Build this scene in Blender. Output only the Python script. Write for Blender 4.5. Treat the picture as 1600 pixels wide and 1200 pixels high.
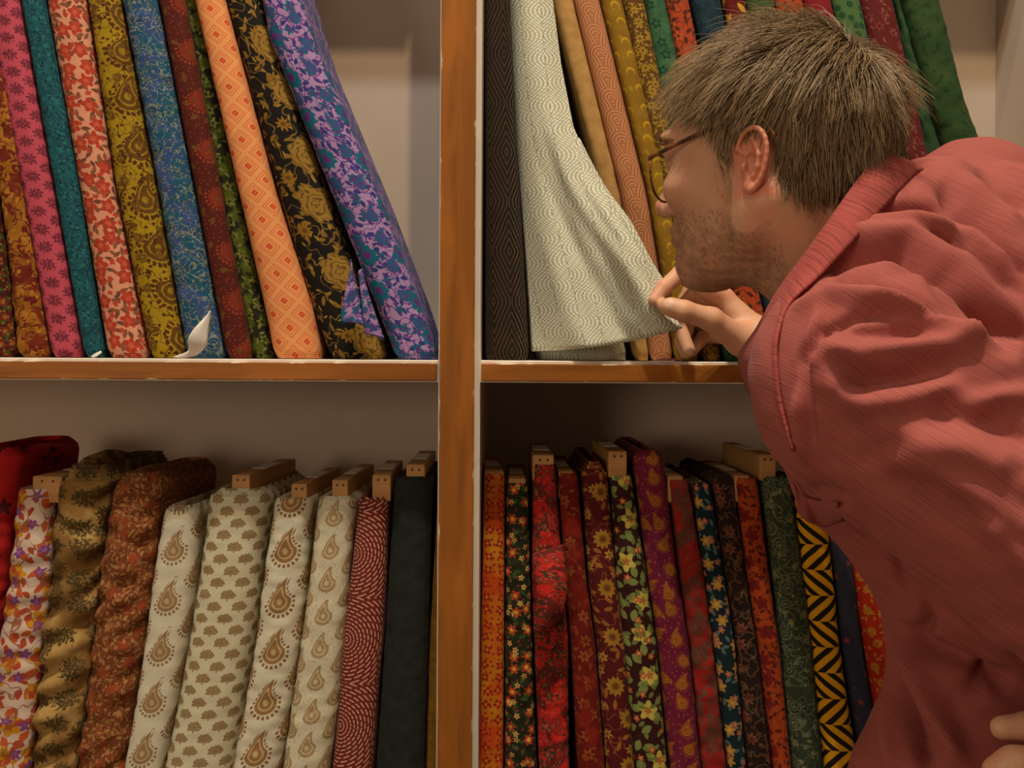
import bpy, bmesh, math, random
import numpy as np
from mathutils import Vector, Matrix

# ------------------------------------------------------------------ scene reset
for o in list(bpy.data.objects):
    bpy.data.objects.remove(o, do_unlink=True)
scene = bpy.context.scene
COL = scene.collection

# ------------------------------------------------------------------ camera
F_PX, CAM_Y, EYE = 1690.0, -1.25, 1.35
HORIZON, ROLL = 550.0, math.radians(0.33)
cam_d = bpy.data.cameras.new('camera')
cam_d.sensor_width = 36.0
cam_d.lens = 36.0 * F_PX / 1600.0
cam_d.shift_y = -(600.0 - HORIZON) / 1600.0
cam_d.clip_start = 0.02
cam = bpy.data.objects.new('camera', cam_d)
COL.objects.link(cam)
cam.location = (0, CAM_Y, EYE)
cam.rotation_euler = (Matrix.Rotation(math.pi / 2, 4, 'X') @ Matrix.Rotation(ROLL, 4, 'Z')).to_euler()
scene.camera = cam

# ------------------------------------------------------------------ world, lamps, exposure
scene.view_settings.view_transform = 'Standard'
scene.view_settings.look = 'None'
scene.view_settings.gamma = 1.0
scene.view_settings.use_curve_mapping = False
scene.view_settings.exposure = -0.14
world = bpy.data.worlds.new('room_ambient')
scene.world = world
world.use_nodes = True
bg = world.node_tree.nodes['Background']
bg.inputs[0].default_value = (1.0, 0.68, 0.45, 1)
bg.inputs[1].default_value = 0.21

def lamp(name, loc, power, col, radius):
    d = bpy.data.lights.new(name, 'POINT')
    d.energy = power; d.color = col; d.shadow_soft_size = radius
    o = bpy.data.objects.new(name, d); COL.objects.link(o); o.location = loc
    return o
lamp('ceiling_lamp_warm', (0.091, -0.95, EYE + 2.58), 145, (1.0, 0.72, 0.42), 0.015)
lamp('ceiling_lamp_cool', (-0.10, -0.90, EYE + 2.60), 120, (0.92, 0.96, 0.94), 0.02)
lamp('ceiling_lamp_side', (0.19, -0.80, EYE + 2.616), 82, (1.0, 0.70, 0.42), 0.015)

lamp('left_fill_light', (-1.1, -1.9, 1.40), 30, (1.0, 0.78, 0.55), 0.25)  # added fill light off to the left, brightens face and lower left shelves
pd = bpy.data.lights.new('overhead_fill_light', 'AREA'); pd.shape = 'RECTANGLE'; pd.size = 1.6; pd.size_y = 0.6  # added area light, soft fill from above and in front
pd.energy = 16; pd.color = (1.0, 0.80, 0.58)
po = bpy.data.objects.new('overhead_fill_light', pd); COL.objects.link(po); po.location = (0.1, -1.9, 3.6)
# ------------------------------------------------------------------ small helpers
def W(px, py, y):
    """photo position (1600x1200 frame) at world depth y -> world point"""
    dx, dy = px - 800.0, py - 600.0
    c, s = math.cos(ROLL), math.sin(ROLL)
    x = dx * c + dy * s
    v = -dx * s + dy * c
    k = (y - CAM_Y) / F_PX
    return Vector((x * k, y, EYE - (v + 600.0 - HORIZON) * k))
def lin(c):
    return tuple((x / 255 / 12.92) if x / 255 <= 0.04045 else ((x / 255 + 0.055) / 1.055) ** 2.4 for x in c[:3])
def link_obj(name, mesh, mat=None, parent=None):
    o = bpy.data.objects.new(name, mesh); COL.objects.link(o)
    if mat is not None: mesh.materials.append(mat)
    if parent is not None: o.parent = parent; o.matrix_parent_inverse = Matrix.Translation(parent.location).inverted()
    return o
def mesh_from(name, verts, faces, smooth=True, uvs=None):
    me = bpy.data.meshes.new(name)
    me.from_pydata([tuple(v) for v in verts], [], faces)
    if uvs is not None:
        lay = me.uv_layers.new(name='UVMap')
        idx = np.zeros(len(me.loops), dtype=np.int32); me.loops.foreach_get('vertex_index', idx)
        lay.data.foreach_set('uv', np.asarray(uvs, dtype=np.float32)[idx].ravel())
    if smooth: me.polygons.foreach_set('use_smooth', [True] * len(me.polygons))
    me.update()
    return me
def tag(o, label=None, cat=None, group=None, kind=None):
    if label: o['label'] = label
    if cat: o['category'] = cat
    if group: o['group'] = group
    if kind: o['kind'] = kind
    return o
def empty(name, loc):
    o = bpy.data.objects.new(name, None); COL.objects.link(o); o.location = loc
    o.empty_display_size = 0.05
    return o
def box_mesh(name, lo, hi, bev=0.0, seg=2):
    bm = bmesh.new()
    bmesh.ops.create_cube(bm, size=1.0)
    for v in bm.verts:
        for i in range(3): v.co[i] = lo[i] if v.co[i] < 0 else hi[i]
    if bev > 0:
        bmesh.ops.bevel(bm, geom=bm.edges[:], offset=bev, segments=seg, profile=0.6, affect='EDGES')
    me = bpy.data.meshes.new(name); bm.to_mesh(me); bm.free()
    return me

# ------------------------------------------------------------------ node expressions
class Tree:
    t = None
class X:
    __slots__ = ('s',)
    def __init__(self, s): self.s = s
    def __add__(a, b): return m('ADD', a, b)
    __radd__ = __add__
    def __sub__(a, b): return m('SUBTRACT', a, b)
    def __rsub__(a, b): return m('SUBTRACT', b, a)
    def __mul__(a, b): return m('MULTIPLY', a, b)
    __rmul__ = __mul__
    def __truediv__(a, b): return m('DIVIDE', a, b)
    def __neg__(a): return m('MULTIPLY', a, -1.0)
def put(sock, v):
    if isinstance(v, X): Tree.t.links.new(v.s, sock)
    elif isinstance(v, (tuple, list)): sock.default_value = tuple(v) + ((1.0,) if len(v) == 3 and len(sock.default_value) == 4 else ())
    else: sock.default_value = v
def m(op, a, b=None, c=None, clamp=False):
    n = Tree.t.nodes.new('ShaderNodeMath'); n.operation = op; n.use_clamp = clamp
    put(n.inputs[0], a)
    if b is not None: put(n.inputs[1], b)
    if c is not None: put(n.inputs[2], c)
    return X(n.outputs[0])
def lt(d, e, soft): return m('MULTIPLY_ADD', d, -1.0 / soft, e / soft + 0.5, clamp=True)
def gt(d, e, soft): return m('MULTIPLY_ADD', d, 1.0 / soft, -e / soft + 0.5, clamp=True)
def fr(a): return m('FRACT', a)
def ab(a): return m('ABSOLUTE', a)
def mx(a, b): return m('MAXIMUM', a, b)
def mn(a, b): return m('MINIMUM', a, b)
def cos(a): return m('COSINE', a)
def sin(a): return m('SINE', a)
def hyp(x, y): return m('SQRT', m('MULTIPLY_ADD', x, x, y * y))
def mixc(a, b, f):
    n = Tree.t.nodes.new('ShaderNodeMix'); n.data_type = 'RGBA'
    put(n.inputs['Factor'], f); put(n.inputs[6], a); put(n.inputs[7], b)
    return X(n.outputs[2])
def vec(x, y, z=0.0):
    n = Tree.t.nodes.new('ShaderNodeCombineXYZ')
    put(n.inputs[0], x); put(n.inputs[1], y); put(n.inputs[2], z)
    return X(n.outputs[0])
def sep(v):
    n = Tree.t.nodes.new('ShaderNodeSeparateXYZ'); put(n.inputs[0], v)
    return X(n.outputs[0]), X(n.outputs[1]), X(n.outputs[2])
def noise(x, y, sc=1.0, det=2.0, rough=0.5, z=0.0):
    n = Tree.t.nodes.new('ShaderNodeTexNoise')
    put(n.inputs['Vector'], vec(x, y, z) if y is not None else x)
    n.inputs['Scale'].default_value = sc; n.inputs['Detail'].default_value = det; n.inputs['Roughness'].default_value = rough
    return X(n.outputs[0])
def vor(x, y, rand):
    n = Tree.t.nodes.new('ShaderNodeTexVoronoi'); n.voronoi_dimensions = '2D'
    put(n.inputs['Vector'], vec(x, y)); n.inputs['Scale'].default_value = 1.0; n.inputs['Randomness'].default_value = rand
    px, py, _ = sep(X(n.outputs['Position']))
    cr, cg, cb = sep(X(n.outputs['Color']))
    return x - px, y - py, cr, cg, cb
def brick(x, y):
    row = m('FLOOR', y)
    xs = x + 0.5 * m('MODULO', row + 1000.0, 2.0)
    return fr(xs) - 0.5, fr(y) - 0.5
def rotv(x, y, a):
    c, s = cos(a), sin(a)
    return x * c - y * s, x * s + y * c
def new_mat(name):
    mt = bpy.data.materials.new(name); mt.use_nodes = True
    Tree.t = mt.node_tree
    return mt, mt.node_tree.nodes['Principled BSDF']
def uvcm():
    n = Tree.t.nodes.new('ShaderNodeUVMap'); n.uv_map = 'UVMap'
    u, v, _ = sep(X(n.outputs[0]))
    return u, v
def bump(b, h, strength, dist):
    n = Tree.t.nodes.new('ShaderNodeBump'); n.inputs['Strength'].default_value = strength; n.inputs['Distance'].default_value = dist
    put(n.inputs['Height'], h); Tree.t.links.new(n.outputs[0], b.inputs['Normal'])
def objcoord():
    n = Tree.t.nodes.new('ShaderNodeTexCoord')
    return X(n.outputs['Object'])
# ------------------------------------------------------------------ fabric patterns
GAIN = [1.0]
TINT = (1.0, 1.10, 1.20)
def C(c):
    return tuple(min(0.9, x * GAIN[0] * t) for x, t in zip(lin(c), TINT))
SEED = [0]
def layer(col, L, u, v):
    """one printed motif layer over colour col; u, v in cm"""
    k = L[0]; SEED[0] += 1; s = SEED[0] * 3.713
    if k == 'nz':      # soft blotches: scale, threshold, softness, colour
        _, sc, th, so, c = L
        return mixc(col, C(c), gt(noise(u + s, v, sc, 3.0), th, so))
    if k == 'vine':    # contour lines of noise: scale, width, colour
        _, sc, w, c = L
        return mixc(col, C(c), lt(ab(noise(u + s, v + s, sc, 1.0) - 0.5), w, 0.015))
    sc = L[1]; rnd = L[2]
    if k[0] == 'c' and k not in ('cres', 'coral'):    # staggered columns: sc is (column width, spacing along the bolt)
        ly, lx = brick(v / sc[1] + s * 0, u / sc[0] + 0.5)
        lx = lx * sc[0]; ly = ly * sc[1]; cr = None; k = k[1:]
    elif k[0] == 'b':    # brick lattice: sc is (width, height)
        lx, ly = brick(u / sc[0] + 0.25, v / sc[1] + s * 0)
        lx = lx * sc[0]; ly = ly * sc[1]; cr = None; k = k[1:]
        amt = 1.0
    else:
        lx, ly, cr, cg, cb = vor(u / sc + s, v / sc + s * 0.37, rnd)
        lx = lx * sc; ly = ly * sc
    ang = None
    if cr is not None: ang = cr * 6.283
    if k == 'fl':      # flower: n, radius, amp, colour, centre colour
        _, _, _, n, r, amp, c, c2 = L
        rad = hyp(lx, ly); th = m('ARCTAN2', ly, lx)
        if ang is not None: th = th + ang
        pet = cos(th * float(n))
        d = rad - (pet * (amp * r) + r)
        col = mixc(col, C(c), lt(d, 0.0, 0.10 * r + 0.03))
        if c2 is not None:
            col = mixc(col, C(c2), lt(rad - (pet * (-0.12 * r) + 0.42 * r), 0.0, 0.16 * r))
        return col
    if k == 'rose':    # large layered bloom: radius, colour, dark line colour
        _, _, _, r, c, c2 = L
        rad = hyp(lx, ly); th = m('ARCTAN2', ly, lx)
        wob = noise(lx + s, ly, 0.9, 1.0) - 0.5
        d = rad - (cos(th * 7.0) * (0.10 * r) + r)
        col = mixc(col, C(c), lt(d, 0.0, 0.12 * r))
        ring = fr(rad * (2.6 / r) + wob * 3.2 + cos(th * 5.0) * 0.22)
        f = lt(ab(ring - 0.5), 0.13, 0.12) * lt(d, -0.05 * r, 0.1 * r)
        return mixc(col, C(c2), f)
    if k == 'lf':      # leaf: length, slim, colour
        _, _, _, r, slim, c = L
        x, y = rotv(lx, ly, ang) if ang is not None else (lx, ly)
        d = m('MULTIPLY_ADD', ab(y), slim, x * x / r)
        return mixc(col, C(c), lt(d, r, 0.25 * r))
    if k == 'dt':
        _, _, _, r, c = L
        return mixc(col, C(c), lt(hyp(lx, ly), r, 0.35 * r + 0.02))
    if k == 'ps':      # paisley: radius, body, outline, inner, tilt range
        _, _, _, r, c, c2, c3, tilt = L
        if ang is not None: x, y = rotv(lx, ly, (cr - 0.5) * tilt + 0.35)
        else: x, y = rotv(lx, ly, -0.35)
        yp = mx(y, 0.0)
        x = x + yp * yp * (-0.36 / r)
        w = m('MULTIPLY_ADD', yp, 0.95 / r, 1.0)
        d = hyp(x * w, yp * 0.56 + mn(y, 0.0)) - r
        th = m('ARCTAN2', y, x)
        if c2 is not None:
            fringe = gt(cos(th * 20.0), -0.3, 0.5) * lt(ab(d - 0.27 * r), 0.15 * r, 0.06 * r)
            col = mixc(col, C(c2), fringe)
        col = mixc(col, C(c), lt(d, 0.0, 0.08 * r))
        if c3 is not None:
            col = mixc(col, C(c3), lt(ab(d + 0.38 * r), 0.07 * r, 0.06 * r))
            col = mixc(col, C(c3), lt(hyp(x, y * 0.8), 0.22 * r, 0.1 * r))
        return col
    if k == 'tree':    # block-printed fan tree: radius, colour, line colour
        _, _, _, r, c, c2 = L
        y = ly + 0.12 * r
        th = m('ARCTAN2', y, lx); rad = hyp(lx, y * 1.25)
        edge = (cos(th * 11.0) * 0.07 + cos(th * 5.0) * 0.06 + 1.0) * r
        body = lt(rad - edge, 0.0, 0.10 * r) * gt(y, -0.42 * r, 0.12 * r)
        stem = lt(ab(lx), 0.09 * r, 0.06 * r) * gt(y, -0.95 * r, 0.1 * r) * lt(y, 0.0, 0.1 * r)
        col = mixc(col, C(c), mx(body, stem))
        if c2 is not None:
            vein = lt(ab(fr(th * 2.2 + noise(lx + s, ly, 2.0, 1.0) * 1.2) - 0.5), 0.16, 0.14) * lt(rad, 0.95 * r, 0.2 * r) * gt(rad, 0.2 * r, 0.2 * r) * body
            col = mixc(col, C(c2), vein)
        return col
    if k == 'coral':   # branching ragged clump: radius, colour
        _, _, _, r, c = L
        th = m('ARCTAN2', ly, lx); rad = hyp(lx, ly * 1.35)
        wig = noise(u + s, v, 2.6, 2.0)
        body = lt(rad - (cos(th * 9.0 + wig * 9.0) * 0.22 + wig * 0.9 + 0.5) * r, 0.0, 0.15 * r)
        hole = gt(noise(u, v + s, 4.2, 1.0), 0.57, 0.10)
        return mixc(col, C(c), body * (1.0 - hole * 0.75))
    if k == 'cres':    # crescent: radius, colour
        _, _, _, r, c = L
        d1 = hyp(lx, ly); d2 = hyp(lx, ly + 0.35 * r)
        return mixc(col, C(c), lt(d1, r, 0.15 * r) * gt(d2, 0.78 * r, 0.2 * r))
    raise ValueError(k)

def sp_diamond(u, v):
    base, ln, ct = (255, 170, 104), (236, 116, 62), (228, 84, 50)
    lx, ly = brick(u / 3.5 + 0.5, v / 1.62)
    d = ab(lx * 3.5) * 0.95 + ab(ly * 1.62 * 0.0)
    # rhombus lattice through two interleaved rows
    a = fr(u / 3.5 + v / 3.24); b = fr(u / 3.5 - v / 3.24)
    d = mx(ab(a - 0.5), ab(b - 0.5))
    col = mixc(C(base), C(ln), lt(ab(d - 0.36), 0.022, 0.02))
    col = mixc(col, C(ln), lt(ab(d - 0.25), 0.018, 0.02))
    col = mixc(col, C(ct), lt(d, 0.135, 0.03))
    return mixc(col, C((238, 120, 60)), lt(d, 0.05, 0.03))
def scallop(u, v, R):
    h = 0.5 * R
    j = m('FLOOR', v / h)
    par = m('MODULO', j + 1000.0, 2.0)
    y0 = v - j * h
    x0 = (fr(u / (2 * R) + par * 0.5) - 0.5) * (2 * R)
    x1 = (fr(u / (2 * R) + par * 0.5 + 0.5) - 0.5) * (2 * R)
    d0 = hyp(x0, y0); d1 = hyp(x1, y0 + h)
    f = lt(d0, R, 0.02)
    return d1 + (d0 - d1) * f
def sp_scallop(u, v):
    d = scallop(u, v, 2.7)
    wv = noise(u, v, 3.0, 1.0) * 0.10
    f = lt(ab(fr(d * 2.5 + wv) - 0.5), 0.16, 0.16)
    return mixc(C((222, 150, 100)), C((160, 88, 54)), f * 0.85)
def sp_hex(u, v):
    lx, ly = brick(u / 4.2 + 0.35, v / 6.0)
    d = mx(ab(lx) * 4.2 * 0.9 + ab(ly) * 6.0 * 0.42, ab(lx) * 4.2)
    line = lt(ab(fr(d * 2.3) - 0.5), 0.13, 0.14)
    dash = gt(ab(fr((u + v) * 3.4) - 0.5), 0.10, 0.12)
    side = gt(fr(u / 8.4 + 0.35), 0.5, 0.05)
    lc = mixc(C((104, 74, 50)), C((128, 108, 84)), side)
    return mixc(C((34, 25, 18)), lc, line * dash)
def sp_wave(u, v):
    cu = u / 2.15 + 20.3
    sg = 1.0 - 2.0 * m('MODULO', m('FLOOR', cu), 2.0)
    sg2 = 1.0 - 2.0 * m('MODULO', m('FLOOR', cu * 0.5), 2.0)
    d0 = u + sg * sin(v * 1.14 + sg2 * 0.8) * 1.15 + 40.0
    line = lt(ab(fr(d0 * 2.2) - 0.5), 0.20, 0.14)
    dash = gt(ab(fr(v * 3.0 + m('FLOOR', d0 * 2.2) * 0.37) - 0.5), 0.14, 0.14)
    fleck = gt(noise(u, v, 6.5, 2.0), 0.55, 0.10) * 0.55
    col = mixc(C((186, 180, 152)), C((230, 228, 208)), line * dash)
    col = mixc(col, C((112, 112, 92)), lt(ab(fr(d0 * 2.2)- 0.04), 0.13, 0.10) * (fleck + 0.25))
    cusp = lt(ab(fr(cu) - 0.0), 0.05, 0.05) * gt(noise(u, v, 2.0, 1.0), 0.52, 0.08)
    return mixc(col, C((104, 104, 86)), cusp * 0.7)
def sp_dash(u, v):
    lx, ly, cr, cg, cb = vor((u + 2.0) / 9.0, (v + 1.5) / 10.2, 0.0)
    lx = lx * 9.0; ly = ly * 10.2
    d = hyp(lx, ly * 0.95); th = m('ARCTAN2', ly, lx)
    line = lt(ab(fr(d * 2.35) - 0.5), 0.14, 0.14)
    dash = gt(fr(th * 0.16 * 22.0 + m('FLOOR', d * 2.35) * 0.37), 0.30, 0.2)
    return mixc(C((118, 36, 32)), C((214, 176, 140)), line * dash)
def sp_chev(u, v):
    p = 6.1
    tri = ab(fr(v / p + 0.12) - 0.5) * p
    s = u * 0.78 + u * ab(u) * 0.05
    kk = m('MODULO', m('FLOOR', (v / p + 0.12) * 2.0) + 100.0, 2.0)
    f = fr((tri * 1.0 + s + kk * 0.87 + 40.0) / 1.75)
    return mixc(C((30, 24, 18)), C((216, 152, 20)), lt(ab(f - 0.5), 0.265, 0.05))
SPECIAL = dict(diamond=sp_diamond, scallop=sp_scallop, hex=sp_hex, wave=sp_wave, dash=sp_dash, chev=sp_chev)

def fabric(name, spec, gain=1.0, rough=0.85):
    mt, b = new_mat(name)
    GAIN[0] = gain
    u0, v0 = uvcm()
    u, v = u0 * 100.0, v0 * 100.0
    if isinstance(spec, str):
        col = SPECIAL[spec](u, v)
    else:
        wob = spec.get('warp', 0.0)
        if wob:
            u = u + (noise(u, v, 0.8, 1.0, z=3.0) - 0.5) * wob; v = v + (noise(u, v, 0.8, 1.0, z=9.0) - 0.5) * wob
        col = X(None); col = C(spec['base'])
        var = spec.get('var')
        if var: col = mixc(col, C(var[0]), gt(noise(u, v, var[1], 3.0), 0.5, var[2] if len(var) > 2 else 0.3))
        for L in spec.get('layers', ()): col = layer(col, L, u, v)
    slub = noise(u * 1.0, v * 9.0, 1.3, 2.0)
    if isinstance(col, tuple): col = mixc(col, tuple(x * 0.8 for x in col), gt(slub, 0.5, 0.4))
    else: col = mixc(col, (0, 0, 0), slub * 0.16)
    put(b.inputs['Base Color'], col)
    b.inputs['Roughness'].default_value = rough
    b.inputs['Sheen Weight'].default_value = 0.02; b.inputs['Specular IOR Level'].default_value = 0.2
    bump(b, noise(u * 2.0, v * 2.0, 5.0, 2.0) , 0.35, 0.0006)
    return mt

# ------------------------------------------------------------------ plain materials
def paint_mat(name, c, rough=0.6, var=0.10):
    mt, b = new_mat(name)
    p = objcoord(); n = noise(p, None, 9.0, 4.0)
    put(b.inputs['Base Color'], mixc(c, tuple(x * (1 - var) for x in c), gt(n, 0.5, 0.35)))
    b.inputs['Roughness'].default_value = rough
    bump(b, noise(p, None, 120.0, 2.0), 0.15, 0.0006)
    return mt
def wood_mat(name, c, axis, half=None, rough=0.5, wear=(0.80, 0.74, 0.60)):
    mt, b = new_mat(name)
    p = objcoord(); x, y, z = sep(p)
    a, t = (z, x) if axis == 'z' else (x, z)
    g = noise(a * 3.0, t * 70.0, 1.0, 4.0, 0.6)
    col = mixc(c, tuple(q * 0.62 for q in c), gt(g, 0.52, 0.35))
    col = mixc(col, tuple(q * 1.18 for q in c), gt(noise(a * 6.0, t * 30.0, 1.0, 3.0), 0.58, 0.2))
    if half:
        n = noise(a * 26.0, t * 60.0, 1.0, 4.0, 0.65)
        chip = gt(ab(t) + (n - 0.5) * 0.010, half + 0.0006, 0.0010)
        col = mixc(col, wear, chip)
        dots = gt(noise(a * 55.0, t * 110.0, 1.0, 2.0), 0.79, 0.03)
        col = mixc(col, wear, dots * 0.7)
    put(b.inputs['Base Color'], col)
    b.inputs['Roughness'].default_value = rough; b.inputs['Specular IOR Level'].default_value = 0.25
    bump(b, g, 0.12, 0.001)
    return mt
white_paint = paint_mat('white_shelf_paint', (0.78, 0.73, 0.64), 0.5)
back_paint = paint_mat('back_panel_paint', (0.60, 0.49, 0.40), 0.7, 0.06)
floor_mat = wood_mat('floor_boards', (0.20, 0.12, 0.07), 'x', None, 0.5)
core_wood = wood_mat('core_wood', (0.44, 0.235, 0.085), 'x', None, 0.55)
paper = paint_mat('paper', (0.72, 0.70, 0.66), 0.8, 0.05)
WOODC = (0.31, 0.108, 0.014)

# ------------------------------------------------------------------ shelving unit
Z0 = EYE
DEP = 0.40
SH_TOP = Z0 - 13.5 / 1352.0            # top of the shelf the upper bolts stand on
FC_TOP, FC_BOT = Z0 - 18.5 / 1352.0, Z0 - 45.5 / 1352.0
UP_BOT = Z0 + 1.10                     # underside of the next shelf up
LO_TOP = FC_BOT - 0.60
XL, XR, XD0, XD1 = -0.95, 0.735, -0.0850, -0.0365
unit = empty('shelving_unit', (0.0, 0.2, 0.0))
tag(unit, 'white painted shelving unit with brown wooden edging, filled with fabric bolts', 'shelf')
def part(name, lo, hi, mat, bev=0.0008):
    return link_obj(name, box_mesh(name, lo, hi, bev, 1), mat, unit)
part('back_panel', (XL - 0.03, DEP, 0.0), (XR + 0.05, DEP + 0.018, 2.95), back_paint)
part('upright', (XD0, 0.0, 0.0), (XD1, DEP, 2.95), white_paint)
part('upright', (XL - 0.05, 0.0, 0.0), (XL, DEP, 2.95), white_paint)
part('upright', (XR, 0.0, 0.0), (XR + 0.05, DEP, 2.95), back_paint)
def facing(name, c, hx, hz, axis):
    me = box_mesh(name, (-hx, -0.006, -hz), (hx, 0.006, hz), 0.0012, 2)
    o = link_obj(name, me, wood_mat('edge_wood_' + axis + '%.3f' % (c[0] + c[2]), WOODC, axis, hx if axis == 'z' else hz))
    o.location = c; o.parent = unit; o.matrix_parent_inverse = Matrix.Translation(unit.location).inverted()
    return o
facing('upright_edging', (-0.0632, -0.006, 1.475), 0.0197, 1.475, 'z')
facing('upright_edging', (XL - 0.025, -0.006, 1.475), 0.0197, 1.475, 'z')
facing('upright_edging', (XR + 0.025, -0.006, 1.475), 0.0197, 1.475, 'z')
for z in (SH_TOP, UP_BOT + 0.027, LO_TOP, 0.10, 2.93):
    for a, c in ((XL, XD0), (XD1, XR)):
        part('shelf_board', (a, 0.0, z - 0.0255), (c, DEP, z), white_paint)
        hz = (FC_TOP - FC_BOT) / 2
        facing('shelf_edging', ((a + c) / 2, -0.006, z - 0.0037 - hz), (c - a) / 2 - 0.0012, hz, 'x')
fl = link_obj('floor', box_mesh('floor', (-3.0, -4.2, -0.05), (3.0, 0.55, 0.0)), floor_mat); tag(fl, kind='structure')
wl = link_obj('wall_back', box_mesh('wall_back', (-3.0, 0.45, 0.0), (3.0, 0.55, 3.4)), back_paint); tag(wl, kind='structure')

# ------------------------------------------------------------------ bolts of cloth
def snoise(seed, n=7, f=(1, 6)):
    r = np.random.RandomState(seed)
    fx = r.uniform(-1, 1, n); fy = r.uniform(f[0], f[1], n) * r.choice([-1, 1], n); ph = r.uniform(0, 6.28, n); am = r.uniform(0.4, 1, n)
    return lambda a, b: sum(am[i] * np.sin(fx[i] * a * 3 + fy[i] * b + ph[i]) for i in range(n)) / n * 1.6
def interp_row(rows, py):
    ys = [r[0] for r in rows]
    if len(rows) == 1: return rows[0][1], rows[0][2]
    i = 0
    while i < len(rows) - 2 and py > ys[i + 1]: i += 1
    t = (py - ys[i]) / (ys[i + 1] - ys[i])
    t = max(-1.2, min(1.6, t))
    return rows[i][1] + t * (rows[i + 1][1] - rows[i][1]), rows[i][2] + t * (rows[i + 1][2] - rows[i][2])
def section(a, depth, fr_=0.85, nf=18, ns=5, nb=8):
    """closed outline: x half-width a, from front y=0 to y=depth; returns (x, y) and arc length from front centre"""
    rf = min(a * fr_, depth * 0.45); rb = min(a * 0.8, depth * 0.3)
    pts = []
    for i in range(nf + 1):
        t = math.pi * i / nf
        cx, sx = math.cos(t), math.sin(t)
        e = 0.80
        pts.append((-a * math.copysign(abs(cx) ** e, cx), rf - rf * abs(sx) ** e))
    for i in range(1, ns): pts.append((a, rf + (depth - rb - rf) * i / ns))
    for i in range(nb + 1):
        t = math.pi * i / nb
        pts.append((a * math.cos(t), depth - rb + rb * math.sin(t)))
    for i in range(1, ns): pts.append((-a, depth - rb - (depth - rb - rf) * i / ns))
    P = np.array(pts)
    seg = np.linalg.norm(np.roll(P, -1, 0) - P, axis=1)
    L = np.concatenate([[0], np.cumsum(seg)])[:-1]
    L = L - L[nf // 2]
    return P, L
BOLT_N = [0]
def make_bolt(label, rows, zb, zt, mat, group, front=(0.045, 0.05), depth=0.21, wr=0.0008, cren=8.0, top=None, squash=0.965,
              name='fabric_bolt', core=None, yaw=None, sway=0.0, layers=4, nrow=None, bottom_flare=0.0, tilt_top=0.0):
    BOLT_N[0] += 1
    sd = BOLT_N[0] * 17 + 5
    sh_ = -math.tan(core[5] if core else (yaw or 0.0))
    N1 = snoise(sd, 7, (cren, cren * 5)); N2 = snoise(sd + 1, 5, (2, 9)); N3 = snoise(sd + 2, 4, (1.5, 7))
    NR = nrow or (64 if wr < 0.0016 else 110)
    zs = np.linspace(zb, zt, NR)
    verts = []; uvs = []; faces = []
    P0, L0 = section(0.025, depth)
    n = len(P0)
    def ring(z, inset=0.0, dz=0.0, edge=0.0, vz=None):
        t = (z - zb) / (zt - zb)
        yf = front[0] + (front[1] - front[0]) * t
        py = HORIZON - (z - Z0) * F_PX / (yf + 0.02 - CAM_Y)
        l, r = interp_row(rows, py)
        a0 = W(l, py, yf + 0.02).x; a1 = W(r, py, yf + 0.02).x
        cx = (a0 + a1) / 2; a = (a1 - a0) / 2 * squash
        a = a * (1 - edge * 0.12) - inset
        d = depth - 2 * inset
        P, _ = section(a, d)
        P = P.copy()
        th = np.arange(n) / n * 6.283
        vv = z * 10
        out = P - np.array([0, d * 0.5]); out[:, 1] *= 0.5; out /= np.linalg.norm(out, axis=1)[:, None]
        frontness = np.clip(1.2 - P[:, 1] / 0.06, 0.15, 1)
        disp = wr * (N1(np.cos(th) * 2, vv) + 0.9 * np.abs(N2(np.sin(th) * 2, vv)) - 0.3) * frontness
        P += out * (disp - 0.0)[:, None]
        P[:, 0] += sh_ * P[:, 1]
        cx2 = cx + sway * float(N3(0.0, vv))
        zz = z + dz + tilt_top * (P[:, 1] / depth) * (1.0 if dz else 0.0)
        for i in range(n):
            verts.append((cx2 + P[i, 0], yf + inset + P[i, 1], zz[i] if hasattr(zz, '__len__') else zz))
            uvs.append((L0[i] * a / 0.025 if abs(L0[i]) < 0.05 else math.copysign(0.05 * a / 0.025 + abs(L0[i]) - 0.05, L0[i]), (z if vz is None else vz) - 0.0))
        return cx2, yf, a
    def rnd(k, A): return A * math.sin(k * 12.9898 + sd) 
    # bottom cap, rounded
    ring(zb, inset=0.008); ring(zb + 0.0005, inset=0.003)
    for z in zs[1:-1]: ring(z)
    if top is None:
        ring(zt, edge=1.0); ring(zt, inset=0.006)
        info = ring(zt, inset=0.010)
    else:
        # wound layers: each ring of cloth ends at its own height
        info0 = ring(zt - 0.001, edge=0.3)
        k = 0
        inset = 0.0012
        if core: layers = max(1, min(layers, int(((info0[2] - 0.0007 * (core[2] - core[0]) / 2 * 1.08) - 0.001) / 0.0024)))
        for k in range(layers):
            h = rnd(k, 0.003) + top * k
            ring(zt, inset=inset, dz=h + 0.002, edge=0.4, vz=zt + h); ring(zt, inset=inset + 0.0012, dz=h + 0.0015, edge=0.4, vz=zt + h + 0.002)
            ring(zt, inset=inset + 0.0016, dz=h - 0.006, edge=0.4, vz=zt + h + 0.008)
            inset += 0.0024
        info = ring(zt, inset=inset, dz=-0.012, edge=0.4)
    nr = len(verts) // n
    for j in range(nr - 1):
        for i in range(n):
            faces.append((j * n + i, j * n + (i + 1) % n, (j + 1) * n + (i + 1) % n, (j + 1) * n + i))
    faces.append(tuple(range(n - 1, -1, -1))); faces.append(tuple((nr - 1) * n + i for i in range(n)))
    base = Vector((np.mean([v[0] for v in verts[:n]]), front[0] + depth / 2, zb))
    V = np.array(verts) - np.array(base)
    me = mesh_from('cloth', V, faces, True, uvs)
    if core is None:
        o = link_obj(name, me, mat); o.location = base
        tag(o, label, 'fabric bolt', group)
        return o
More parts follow.
